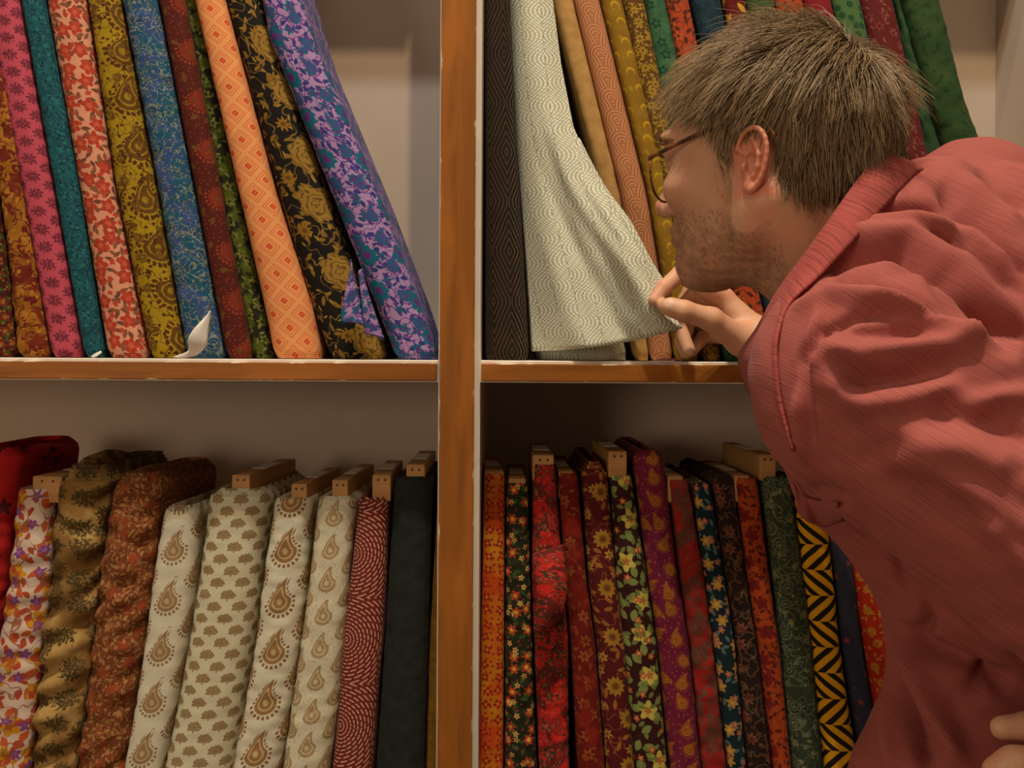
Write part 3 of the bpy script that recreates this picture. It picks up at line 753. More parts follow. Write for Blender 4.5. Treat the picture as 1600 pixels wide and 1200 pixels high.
# ---- head frame
TH, PH, RL = math.radians(37), math.radians(4), math.radians(0)
fw = Vector((-math.cos(TH) * math.cos(PH), math.sin(TH) * math.cos(PH), -math.sin(PH)))
lf = Vector((-math.sin(TH), -math.cos(TH), 0.0))
upv = fw.cross(lf)
HR = np.array([fw, lf, upv], dtype=np.float64)          # rows: forward, left, up
HO = np.array(W(1166, 262, -0.430)) - 0.074 * HR[1]
def toh(P): return ((P - HO.astype(np.float32)) @ HR.T.astype(np.float32)) * 100.0
def fromh(p): return HO + (np.asarray(p, dtype=np.float64) / 100.0) @ HR
def head_sdf(P):
    """P in head centimetres: x forward, y left, z up"""
    A = P.copy(); A[:, 1] = np.abs(A[:, 1])
    d = ell(A, (-0.1, 0, 4.2), (8.7, 7.4, 7.7))
    d = smin(d, ell(A, (3.6, 0, 2.2), (5.4, 6.6, 6.6)), 2.0)
    d = smin(d, ell(A, (4.4, 0, -2.2), (4.5, 5.4, 5.2)), 2.2)
    d = smin(d, cone(A, (0.6, 5.2, -3.6), (7.4, 1.6, -6.4), 1.5, 1.5), 2.2)
    d = smin(d, cone(A, (0.2, 5.7, 1.0), (0.8, 5.2, -4.4), 1.3, 1.4), 1.8)
    d = smin(d, ell(A, (7.9, 0, -6.4), (1.5, 1.9, 1.6)), 1.6)
    d = smin(d, ell(A, (6.4, 0, -5.7), (2.6, 3.2, 2.1)), 1.6)
    d = smin(d, ell(A, (6.6, 4.3, -0.2), (2.0, 1.9, 1.5)), 1.6)            # cheekbone
    d = smin(d, ell(A, (7.9, 2.9, 4.2), (1.0, 2.7, 0.8)), 1.0)             # brow
    d = smax(d, -ell(A, (9.6, 3.1, 2.4), (1.5, 1.6, 1.1)), 1.0)            # socket
    d = smin(d, ell(A, (7.7, 3.1, 2.4), (1.25, 1.35, 1.2)), 0.3)           # closed over the eyeball
    d = smin(d, ell(A, (8.0, 3.1, 3.1), (1.15, 1.5, 0.45)), 0.25)          # upper lid
    d = smin(d, ell(A, (8.6, 0, -3.4), (1.2, 2.6, 2.0)), 1.0)              # muzzle
    d = smin(d, cone(A, (8.9, 0, 3.4), (10.9, 0, -0.4), 0.65, 0.85), 0.9)  # nose bridge to tip
    d = smin(d, ell(A, (11.0, 0, -0.7), (0.95, 0.85, 0.8)), 0.5)
    d = smin(d, ell(A, (10.0, 1.15, -1.1), (0.95, 0.65, 0.7)), 0.5)        # wing of the nose
    d = smax(d, -ell(A, (10.3, 0.65, -1.75), (0.5, 0.32, 0.3)), 0.25)
    d = smin(d, ell(A, (9.55, 0, -2.9), (0.65, 2.0, 0.5)), 0.4)           # lips
    d = smin(d, ell(A, (9.5, 0, -3.95), (0.65, 1.8, 0.55)), 0.4)
    d = smax(d, -ell(A, (10.2, 0, -3.44), (0.85, 2.4, 0.16)), 0.2)
    d = smax(d, -ell(A, (9.9, 0, -5.05), (0.7, 2.0, 0.55)), 0.6)
    return d
def ear_sdf(P):
    A = P.copy(); A[:, 1] = np.abs(A[:, 1])
    E = np.array((-0.7, 7.35, 0.50), dtype=np.float32); K = 0.80
    fl_, tl = math.radians(13), math.radians(9)
    e1 = np.array((math.cos(fl_), -math.sin(fl_), 0.0)); e3 = np.array((math.sin(fl_), math.cos(fl_), 0.0)); e2 = np.array((0, 0, 1.0))
    e1, e2 = e1 * math.cos(tl) + e2 * math.sin(tl), e2 * math.cos(tl) - e1 * math.sin(tl)
    q = A - E
    L = np.stack([q @ e1.astype(np.float32), q @ e2.astype(np.float32), q @ e3.astype(np.float32)], 1) / K
    def ep(a, rx=1.72, ry=2.95): return (rx * (1.0 + 0.14 * math.sin(a)) * math.cos(a), ry * math.sin(a), 0.50)
    plate = ell(L, (-0.1, -0.1, 0.05), (1.70, 2.85, 0.26))
    rim = chain(L, [ep(math.radians(t)) + (0.25 if t < 200 else 0.25 + .06 * (t - 200) / 60,) for t in range(20, 262, 15)], 0.1)
    rim = smin(rim, cone(L, ep(math.radians(20)), (0.55, 0.15, 0.05), 0.25, 0.18), 0.2)
    anti = chain(L, [(0.30, 2.0, 0.28, 0.16), (-0.35, 1.3, 0.38, 0.20), (-0.78, 0.4, 0.44, 0.22), (-0.75, -0.7, 0.44, 0.24), (-0.30, -1.55, 0.36, 0.26), (0.25, -1.75, 0.30, 0.24)], 0.2)
    ear = smin(plate, rim, 0.18); ear = smin(ear, anti, 0.25)
    ear = smin(ear, ell(L, (0.15, -2.55, 0.30), (0.72, 0.72, 0.40)), 0.35)
    ear = smin(ear, cone(L, (-0.3, 1.2, -0.55), (-0.2, -1.4, -0.55), 0.75, 0.65), 0.4)
    ear = smax(ear, -ell(L, (0.22, -0.45, 0.50), (0.72, 1.15, 0.85)), 0.18)
    ear = smin(ear, ell(L, (1.00, -0.70, 0.30), (0.30, 0.55, 0.32)), 0.25)
    return ear * K

# ---- main joints
SL, SR, HC = np.array((.244, -.50, 1.332)), np.array((.469, -.15, 1.493)), np.array((.76, -.50, 1.0))
CM = (SL + SR) / 2
NB = np.array(W(1400, 425, -.345))
def body_sdf(P):
    H = toh(P)
    d = head_sdf(H) / 100.0
    n0 = fromh((-2.2, 0, 0.5)); n1 = fromh((0.8, 0, -4.5))
    nk = cone(P, n0, NB, .056, .062)
    nk = smin(nk, cone(P, n1, np.array(W(1330, 450, -.35)), .042, .055), .03)
    d = smin(d, nk, .022)
    d = smin(d, cone(P, NB, SL + (.05, .05, -.03), .05, .035), .03)
    d = smin(d, cone(P, NB, SR - (.04, .05, .07), .05, .035), .03)
    # sterno-mastoid
    d = smin(d, cone(P, fromh((-1.2, 6.0, -2.5)), np.array(W(1290, 450, -.40)), .013, .014), .02)
    return d
def pts(*L): return [tuple(W(a, b, y)) + (r,) for a, b, y, r in L]
ELR = (.43, -.13, 1.20)
def hand_r_sdf(P):
    thumb = chain(P, pts((1158, 533, -.030, .0165), (1112, 499, -.048, .0128), (1069, 486, -.056, .0112), (1049, 480, -.053, .0098), (1038, 478, -.049, .0078)), .006)
    index = chain(P, pts((1130, 466, -.004, .0125), (1063, 428, -.024, .0098), (1038, 449, -.036, .0086), (1022, 469, -.044, .0068)), .003)
    mid = chain(P, pts((1126, 480, .014, .0125), (1080, 458, .004, .0102), (1056, 498, -.004, .0090), (1077, 548, -.022, .0074)), .004)
    ring = chain(P, pts((1124, 500, .026, .0118), (1084, 480, .024, .0094), (1066, 534, .020, .008), (1072, 552, .012, .007)), .004)
    pink = chain(P, pts((1130, 524, .034, .0105), (1100, 526, .042, .008), (1082, 548, .034, .007)), .004)
    wr = W(1188, 536, -.012)
    palm = None
    for c in ((1130, 466, -.002), (1128, 484, .012), (1128, 502, .022), (1134, 520, .030)):
        e = cone(P, wr, W(*c), .020, .0128); palm = e if palm is None else smin(palm, e, .014)
    palm = smin(palm, cone(P, W(1158, 531, -.026), wr, .0165, .021), .014)
    d = smin(palm, thumb, .009)
    for q in (index, mid, ring, pink): d = smin(d, q, .0045)
    d = smin(d, cone(P, wr, ELR, .0235, .040), .014)
    return d
def hand_l_sdf(P):
    ix = chain(P, pts((1672, 1150, -.545, .0105), (1610, 1134, -.556, .0088), (1566, 1137, -.556, .0076)), .004)
    th = chain(P, pts((1720, 1215, -.56, .016), (1640, 1196, -.575, .0125), (1585, 1196, -.575, .011), (1556, 1204, -.572, .0085)), .006)
    o1 = chain(P, pts((1680, 1175, -.53, .0105), (1630, 1168, -.53, .0085), (1640, 1190, -.52, .0075)), .004)
    o2 = chain(P, pts((1690, 1200, -.525, .0105), (1650, 1205, -.52, .0085), (1660, 1225, -.52, .0075)), .004)
    o3 = chain(P, pts((1700, 1225, -.52, .0098), (1670, 1232, -.515, .008), (1680, 1245, -.51, .007)), .004)
    wr = (.455, -.50, 1.055)
    d = th
    for c in ((1672, 1150, -.545), (1680, 1175, -.53), (1690, 1200, -.525), (1700, 1225, -.52)): d = smin(d, cone(P, W(*c), wr, .0125, .021), .012)
    for q in (ix, o1, o2, o3): d = smin(d, q, .004)
    return smin(d, cone(P, wr, (.51, -.62, 1.13), .024, .036), .012)
LEGS = (((.70, -.60, .93), (.66, -.66, .50), (.70, -.62, .09)), ((.84, -.42, .93), (.84, -.48, .50), (.86, -.44, .09)))
def core_sdf(P):
    d = cone(P, CM - (0, 0, .05), HC, .07, .08)
    d = smin(d, cone(P, SL - (0, 0, .02), SR - (0, 0, .04), .03, .03), .03)
    d = smin(d, cone(P, SL, (.51, -.62, 1.13), .045, .038), .03)
    d = smin(d, cone(P, SR, ELR, .045, .04), .03)
    for a, k, f in LEGS:
        d = smin(d, cone(P, a, k, .07, .05), .05); d = smin(d, cone(P, k, f, .05, .035), .03)
    return d
V1, Q1 = mesh_sdf(body_sdf, (.06, -.56, 1.30), (.50, -.16, 1.72), .0018)
EARS = []
for sd_ in (1, -1):
    c_ = fromh((-.7, 7.6 * sd_, .5)); EARS.append(mesh_sdf(lambda P: ear_sdf(toh(P)) / 100.0, c_ - .042, c_ + .042, .0009))
V2, Q2 = mesh_sdf(hand_r_sdf, (.12, -.17, 1.15), (.47, .07, 1.47), .0014)
V3, Q3 = mesh_sdf(hand_l_sdf, (.28, -.68, 1.00), (.56, -.44, 1.20), .0020)
V4, Q4 = mesh_sdf(core_sdf, (.12, -.76, .03), (1.0, -.02, 1.62), .012)
V1 = relax(V1, Q1, 2, .4); V2 = relax(V2, Q2, 2, .4); V3 = relax(V3, Q3, 2, .4)
N0 = len(V1); V1b = relax(EARS[0][0], EARS[0][1], 1, .4); V1c = relax(EARS[1][0], EARS[1][1], 1, .4)
Qe = np.concatenate([EARS[0][1], EARS[1][1] + len(V1b)]) + N0
V1h, Q1h = V1, Q1
V1 = np.concatenate([V1, V1b, V1c]); Q1 = np.concatenate([Q1, Qe])
V = np.concatenate([V1, V2, V3, V4])
Q = np.concatenate([Q1, Q2 + len(V1), Q3 + len(V1) + len(V2), Q4 + len(V1) + len(V2) + len(V3)])
# ---- skin tones (natural colouring of the skin, beard shadow, lips, hair roots, nails)
def nz3(P, f, seed):
    r = np.random.RandomState(seed); s = 0
    for i in range(10):
        k = r.normal(0, f, 3); s = s + np.sin(P @ k + r.uniform(0, 6.28))
    return s / 3.2
Hh = toh(V.astype(np.float32)).astype(np.float64)
hx, hy, hz = Hh[:, 0], np.abs(Hh[:, 1]), Hh[:, 2]
inhead = np.zeros(len(V), bool); inhead[:len(V1)] = True
SK = np.array((.64, .365, .225)); REDD = np.array((.66, .21, .13)); HAIRC = np.array((.085, .05, .026)); BEARD = np.array((.20, .115, .065))
tone = np.tile(SK, (len(V), 1)).astype(np.float64)
def blend(col, f):
    global tone
    f = np.clip(f, 0, 1)[:, None]; tone = tone * (1 - f) + np.array(col) * f
def sstep(a, b, x):
    t = np.clip((x - a) / (b - a), 0, 1); return t * t * (3 - 2 * t)
blend(REDD, .25 * sstep(0, 1, nz3(V * 100, .9, 3)))
ear_m = inhead * sstep(6.7, 7.3, hy) * sstep(2.3, 1.7, np.abs(hx + 0.7)) * sstep(3.1, 2.5, np.abs(hz - .45))
blend(REDD, .75 * ear_m)
blend(REDD, inhead * .45 * np.exp(-((hx - 10.6) ** 2 + hy ** 2 + (hz + .6) ** 2) / 1.6))
blend((.50, .17, .13), inhead * .8 * np.exp(-((hx - 10.0) ** 2 / .6 + hy ** 2 / 4.5 + (hz + 3.4) ** 2 / .8)))
def beard_mask(hx, hy, hz):
    jaw = sstep(-1.6, -5.0, hz - .16 * (hx - 2)) * sstep(-2.0, 0.6, hx) * sstep(-10.8, -8.0, hz)
    side = .7 * np.exp(-((hx - 1.6) / 1.1) ** 2) * sstep(3.5, 1.0, hz) * sstep(-7, -5, hz)
    mus = np.exp(-((hx - 9.4) ** 2 / 1.2 + (hz + 2.1) ** 2 / .35)) * sstep(3.2, 2.2, hy)
    lipc = np.exp(-((hx - 10.0) ** 2 / .8 + hy ** 2 / 3.5 + (hz + 3.4) ** 2 / .9))
    m_ = np.maximum(np.maximum(jaw, side * .8), mus) * (1 - lipc)
    return m_ * (hy < 6.9)
bm_ = inhead * beard_mask(hx, hy, hz)
blend(BEARD, .55 * bm_ * (.75 + .35 * nz3(V * 100, 3.0, 8)))
def scalp_mask(hx, hy, hz):
    # hairline: forehead, temple, round the ear, nape
    line = np.where(hx > 6.0, 9.1 + .15 * (hx - 6), np.where(hx > 1.7, 3.6 + (hx - 1.7) * 1.3, np.where(hx > -2.2, 3.2, -2.0 + .50 * (hx + 2.2))))
    return sstep(-.6, .6, hz - line + .35 * np.sin(hx * 5.1 + hy * 3.3) + .25 * np.sin(hx * 11.0 - hz * 7.0))
sm_ = inhead * scalp_mask(hx, hy, hz) * (1 - ear_m) * (hz > -7)
side_b = inhead * (np.abs(hx - 1.6) < 1.0) * (hz > .2) * (hz < 5) * (hy > 4) * (1 - ear_m)
blend(HAIRC, np.maximum(sm_, .38 * np.exp(-((hx - 1.6) / 1.1) ** 2) * inhead * sstep(-.5, 1.5, hz) * sstep(6, 4, hz) * sstep(3.5, 4.5, hy) * (1 - ear_m)))
for c, r in ((W(1044, 471, -.063), .0062), (W(1082, 549, -.030), .005), (W(1560, 1194, -.585), .006)):
    dd = np.linalg.norm(V - np.array(c), axis=1); blend((.74, .52, .43), sstep(r * 1.15, r * .8, dd) * .8)
skin, b = new_mat('skin')
n = Tree.t.nodes.new('ShaderNodeVertexColor'); n.layer_name = 'tone'
p = objcoord()
put(b.inputs['Base Color'], mixc(X(n.outputs[0]), (.35, .14, .09), gt(noise(p, None, 420.0, 2.0), .52, .5) * .16))
b.inputs['Roughness'].default_value = .55
b.inputs['Subsurface Weight'].default_value = .12; b.inputs['Subsurface Radius'].default_value = (.012, .005, .003); b.inputs['Subsurface Scale'].default_value = .6
bump(b, noise(p, None, 900.0, 2.0), .12, .0006)
person = link_obj('person', np_mesh('body', V, Q, tone), skin)
tag(person, 'man in a salmon red shirt leaning in to pinch the cream stitched cloth', 'person')
print('body verts', len(V), len(Q))
# ------------------------------------------------------------------ shirt
SPV = HC - CM; SPL = np.linalg.norm(SPV); SPV = SPV / SPL
AXV = SR - SL; AXV = AXV / np.linalg.norm(AXV); AXV = AXV - SPV * (AXV @ SPV); AXV /= np.linalg.norm(AXV)
BKV = np.cross(SPV, AXV)
EL = np.array((.50, -.62, 1.125))
def w3(a, b, y): return np.array(W(a, b, y))
def torso_sdf(P):
    q = P - CM.astype(np.float32)
    L = np.stack([(q @ AXV.astype(np.float32)) * .70, q @ SPV.astype(np.float32), q @ BKV.astype(np.float32)], 1)
    d = cone(L, (0, .06, -.01), (0, SPL, 0), .122, .13)
    d = smin(d, cone(P, SL, SR, .066, .070), .05)
    d = smin(d, cone(P, NB, w3(1540, 420, -.30), .066, .085), .05)
    d = smin(d, cone(P, NB, SL + (.0, .02, .0), .060, .062), .05)
    d = smin(d, cone(P, w3(1462, 305, -.37), w3(1400, 372, -.415), .028, .032), .03)
    d = smin(d, cone(P, w3(1400, 372, -.415), w3(1335, 440, -.44), .032, .035), .03)
    # cloth hanging from the chest
    d = smin(d, cone(P, w3(1300, 540, -.455), w3(1320, 640, -.45), .040, .044), .03)
    d = smin(d, cone(P, w3(1320, 640, -.45), w3(1340, 730, -.43), .044, .046), .03)
    d = smin(d, cone(P, w3(1345, 740, -.43), w3(1432, 812, -.42), .046, .050), .03)
    d = smin(d, cone(P, w3(1432, 812, -.42), w3(1528, 975, -.42), .050, .058), .03)
    d = smin(d, cone(P, w3(1528, 975, -.42), w3(1476, 1260, -.42), .058, .060), .03)
    d = smin(d, cone(P, w3(1470, 1260, -.42), HC + (-.12, .06, -.12), .060, .08), .05)
    return d
def sleeve_sdf(P): 
    return smin(cone(P, SL + (.006, .0, -.012), EL, .079, .084), cone(P, EL, (.458, -.52, 1.075), .078, .056), .03)
def sleeve_r_sdf(P):
    return smin(cone(P, SR, ELR, .068, .06), cone(P, ELR, W(1275, 580, -.055), .058, .040), .03)
def shirt_sdf(P):
    d = smin(torso_sdf(P), sleeve_r_sdf(P), .03)
    return smin(d, sleeve_sdf(P), .010)
VS, QS = mesh_sdf(shirt_sdf, (.10, -.80, .74), (1.0, -.02, 1.66), .0034)
VS = relax(VS, QS, 4, .5)
NS = normals(VS, QS)
px, py = project(VS)
toward = np.clip(-NS[:, 1] * 1.4 + .35, 0, 1)
def dist_poly(px, py, L):
    best = np.full(len(px), 1e9); sgn = np.zeros(len(px))
    for (x0, y0), (x1, y1) in zip(L[:-1], L[1:]):
        dx, dy = x1 - x0, y1 - y0
        t = np.clip(((px - x0) * dx + (py - y0) * dy) / (dx * dx + dy * dy), 0, 1)
        d = np.hypot(px - x0 - t * dx, py - y0 - t * dy)
        best = np.minimum(best, d)
    # fade towards the ends
    e = np.minimum(np.hypot(px - L[0][0], py - L[0][1]), np.hypot(px - L[-1][0], py - L[-1][1]))
    return best, np.clip(e / 40.0, 0.15, 1)
FOLDS = [
 ([(1317, 352), (1367, 335), (1417, 323), (1480, 330)], -.009, 9),
 ([(1290, 372), (1350, 350), (1433, 345), (1517, 367), (1600, 421)], .006, 13),
 ([(1267, 420), (1333, 398), (1408, 394), (1475, 433), (1537, 500), (1572, 540)], -.011, 11),
 ([(1245, 432), (1330, 374), (1420, 370), (1500, 420), (1560, 480), (1640, 570)], .007, 13),
 ([(1467, 275), (1500, 325), (1558, 378), (1640, 440)], -.010, 12),
 ([(1490, 268), (1540, 320), (1610, 370)], .006, 14),
 ([(1520, 262), (1570, 300), (1640, 330)], -.007, 10),
 ([(1237, 470), (1300, 436), (1358, 443), (1433, 471), (1490, 500)], -.010, 10),
 ([(1225, 488), (1290, 458), (1360, 464), (1440, 495), (1530, 560)], .006, 12),
 ([(1470, 505), (1392, 488), (1333, 492), (1283, 517), (1257, 562), (1261, 617), (1268, 720)], -.005, 5),
 ([(1300, 510), (1350, 516), (1420, 516), (1475, 510)], -.005, 13),
 ([(1270, 545), (1350, 552), (1430, 545), (1520, 545), (1620, 560)], .007, 16),
 ([(1290, 610), (1380, 590), (1480, 585), (1560, 600)], -.006, 18),
 ([(1270, 580), (1350, 630), (1412, 625), (1495, 590), (1620, 575)], .006, 20),
 ([(1400, 690), (1500, 700), (1600, 740)], .006, 30),
 ([(1330, 690), (1440, 760), (1560, 830)], -.005, 30),
 ([(1440, 640), (1540, 660), (1640, 700)], -.006, 26),
 ([(1500, 780), (1580, 850), (1660, 930)], .005, 22),
 ([(1372, 960), (1390, 1030), (1420, 1120), (1450, 1210)], -.016, 11),
 ([(1360, 980), (1372, 1060), (1395, 1210)], .008, 12),
 ([(1398, 985), (1450, 1015), (1520, 1040), (1590, 1085)], -.013, 13),
 ([(1395, 975), (1440, 1070), (1480, 1150), (1500, 1210)], .010, 18),
 ([(1400, 978), (1430, 986), (1450, 975), (1452, 930)], -.010, 9),
 ([(1395, 850), (1410, 900), (1425, 935)], -.006, 6),
 ([(1470, 950), (1530, 985), (1600, 1020)], .008, 18),
 ([(1500, 1090), (1540, 1060), (1600, 1060)], -.010, 14),
 ([(1250, 590), (1246, 660), (1262, 740)], .005, 10),
 ([(1250, 764), (1272, 772), (1300, 780)], -.012, 11),
 ([(1320, 470), (1400, 476), (1480, 520), (1560, 590)], .004, 8),
 ([(1345, 420), (1420, 422), (1490, 470), (1560, 540)], .004, 8),
 ([(1380, 410), (1440, 430), (1510, 500), (1570, 570)], -.005, 7),
 ([(1420, 300), (1470, 335), (1540, 400), (1610, 470)], -.005, 8),
 ([(1440, 360), (1520, 400), (1600, 480)], -.005, 9),
 ([(1470, 380), (1550, 440), (1620, 520)], .004, 9),
 ([(1530, 250), (1590, 275), (1650, 300)], .005, 9),
 ([(1545, 285), (1600, 330), (1660, 360)], -.005, 8),
 ([(1285, 470), (1270, 510), (1245, 560)], .004, 7),
 ([(1300, 540), (1360, 575), (1440, 575)], .004, 9),
 ([(1500, 640), (1570, 620), (1640, 625)], .005, 14),
 ([(1350, 720), (1450, 735), (1560, 790), (1640, 850)], .004, 18),
 ([(1290, 760), (1330, 790), (1380, 860)], -.006, 10),
]
disp = np.zeros(len(VS))
for L, amp, w in FOLDS:
    d, e = dist_poly(px, py, L)
    disp += 1.6 * amp * e * np.exp(-(d / (w * 1.0)) ** 2)
disp *= toward
disp += .0012 * nz3(VS * 100, .35, 21) + .0007 * nz3(VS * 100, .9, 22)
VS = VS + NS * disp[:, None]
VS = relax(VS, QS, 2, .35)
DIRA = np.array((.78, -.25, -.57)); DIRA /= np.linalg.norm(DIRA)
DIRB = np.cross(DIRA, (0, -1, 0)); DIRB /= np.linalg.norm(DIRB)
def shirt_mat(name, c, stripe=.5):
    mt, b = new_mat(name)
    u, v = uvcm()
    s = noise(u * 22.0, v * 900.0, 1.0, 2.0, .6)
    s2 = noise(u * 60.0, v * 1500.0, 1.0, 2.0, .6, z=4.0)
    col = mixc(c, tuple(q * .52 for q in c), gt(s, .56, .22) * stripe)
    col = mixc(col, (min(1, c[0] * 1.25), c[1] * 1.5, c[2] * 1.4), gt(s2, .60, .2) * stripe * .7)
    put(b.inputs['Base Color'], col)
    b.inputs['Roughness'].default_value = .82; b.inputs['Sheen Weight'].default_value = .04; b.inputs['Specular IOR Level'].default_value = .2
    bump(b, s, .35, .0008)
    return mt
SHC = (.34, .090, .080)
shirt_m = shirt_mat('shirt_cotton', SHC, .45); band_m = shirt_mat('band_cotton', (.33, .066, .060), .9)
uvS = np.stack([VS @ DIRA, VS @ DIRB], 1)
shirt = link_obj('shirt', np_mesh('shirt', VS, QS, None, uvS), shirt_m, person)
tag(shirt, 'salmon red cotton shirt')
from mathutils.bvhtree import BVHTree
bvh = BVHTree.FromPolygons([tuple(v) for v in VS], [tuple(q) for q in QS])
def on_shirt(px_, py_, off, y_def):
    o = Vector((0, CAM_Y, EYE)); d = (W(px_, py_, 0.0) - o).normalized()
    h = bvh.ray_cast(o, d)
    if h[0] is None: return W(px_, py_, y_def)
    return h[0] - d * off
def spline(P, n):
    P = np.array(P, dtype=float); k = len(P)
    t = np.linspace(0, k - 1, n); out = []
    for q in t:
        i = min(int(q), k - 2); f = q - i
        p0, p1, p2, p3 = P[max(i - 1, 0)], P[i], P[i + 1], P[min(i + 2, k - 1)]
        out.append(.5 * ((2 * p1) + (-p0 + p2) * f + (2 * p0 - 5 * p1 + 4 * p2 - p3) * f * f + (-p0 + 3 * p1 - 3 * p2 + p3) * f ** 3))
    return np.array(out)
def ribbon(name, A, B, mat, parent, n=48, mrow=9, thick=.0022, bulge=0.0, uvk=None):
    A = spline(A, n); B = spline(B, n)
    Vv = []; U = []
    for i in range(n):
        for j in range(mrow):
            f = j / (mrow - 1)
            p = A[i] * (1 - f) + B[i] * f
            p = p + np.array((0, -1, .2)) * bulge * math.sin(math.pi * f)
            Vv.append(p); U.append((f * .02, i / n * .16))
    Fq = [(i * mrow + j, i * mrow + j + 1, (i + 1) * mrow + j + 1, (i + 1) * mrow + j) for i in range(n - 1) for j in range(mrow - 1)]
    me = mesh_from(name, Vv, Fq, True, U)
    o = link_obj(name, me, mat, parent)
    s = o.modifiers.new('thickness', 'SOLIDIFY'); s.thickness = thick; s.offset = 0
    return o
# neck band: round the neck, then the open placket hanging below the chin
IN = [(1374, 236, -.43), (1335, 288, -.452), (1292, 350, -.465), (1250, 408, -.462), (1214, 458, -.445), (1184, 512, -.405), (1155, 562, -.375), (1176, 622, -.375), (1222, 700, -.40)]
OUT = [(1442, 264), (1390, 316), (1332, 378), (1280, 432), (1234, 474), (1216, 520), (1213, 566), (1220, 632), (1240, 705)]
A = [np.array(W(*q)) for q in IN]
Bp = [np.array(on_shirt(q[0], q[1], .006, -.44)) for q in OUT]
Bp[0] = np.array(W(1442, 264, -.405)); Bp[1] = np.array(W(1390, 316, -.452)); Bp[2] = np.array(W(1332, 378, min(-.478, Bp[2][1])))
print('band', [round(float(q[1]), 3) for q in Bp])
def smooth_line(Bp):
    for _ in range(2): Bp = [Bp[0]] + [(Bp[i - 1] + 2 * Bp[i] + Bp[i + 1]) / 4 for i in range(1, len(Bp) - 1)] + [Bp[-1]]
    return Bp
nb_ = ribbon('neck_band', A, Bp, band_m, person, bulge=.004)
tag(nb_, 'striped red neck band and open placket')
# breast pocket gaping open under the arm
PA = [(1238, 752), (1252, 772), (1275, 782), (1308, 786)]; PB = [(1246, 800), (1262, 815), (1288, 822), (1318, 812)]
A = [np.array(on_shirt(q[0], q[1], .013, -.46)) for q in PA]; Bp = [np.array(on_shirt(q[0], q[1], .001, -.46)) for q in PB]
pk = ribbon('pocket', A, Bp, shirt_m, person, n=20, bulge=.002); tag(pk, 'gaping pocket edge')
# trousers and shoes, below the frame
def trouser_sdf(P):
    d = cone(P, HC + (-.02, 0, -.04), HC + (.03, 0, -.09), .15, .15)
    for a, k, f in LEGS:
        d = smin(d, cone(P, a, k, .095, .075), .05); d = smin(d, cone(P, k, f, .075, .062), .03)
    return d
VT, QT = mesh_sdf(trouser_sdf, (.48, -.84, .02), (1.06, -.20, 1.14), .012)
VT = relax(VT, QT, 3, .5)
tr_m = paint_mat('trouser_cotton', (.10, .09, .08), .9)
link_obj('trousers', np_mesh('trousers', VT, QT), tr_m, person)
sh_m = paint_mat('shoe_leather', (.05, .03, .02), .4)
for a, k, f in LEGS:
    f = np.array(f)
    VV, QQ = mesh_sdf(lambda P: smax(smin(cone(P, f + (.05, 0, -.045), f + (-.16, .05, -.055), .042, .040), cone(P, f + (0, 0, .02), f, .05, .05), .03), .004 - P[:, 2], .006), f - (.30, .12, .10), f + (.16, .16, .10), .010)
    link_obj('shoe', np_mesh('shoe', relax(VV, QQ, 2), QQ), sh_m, person)

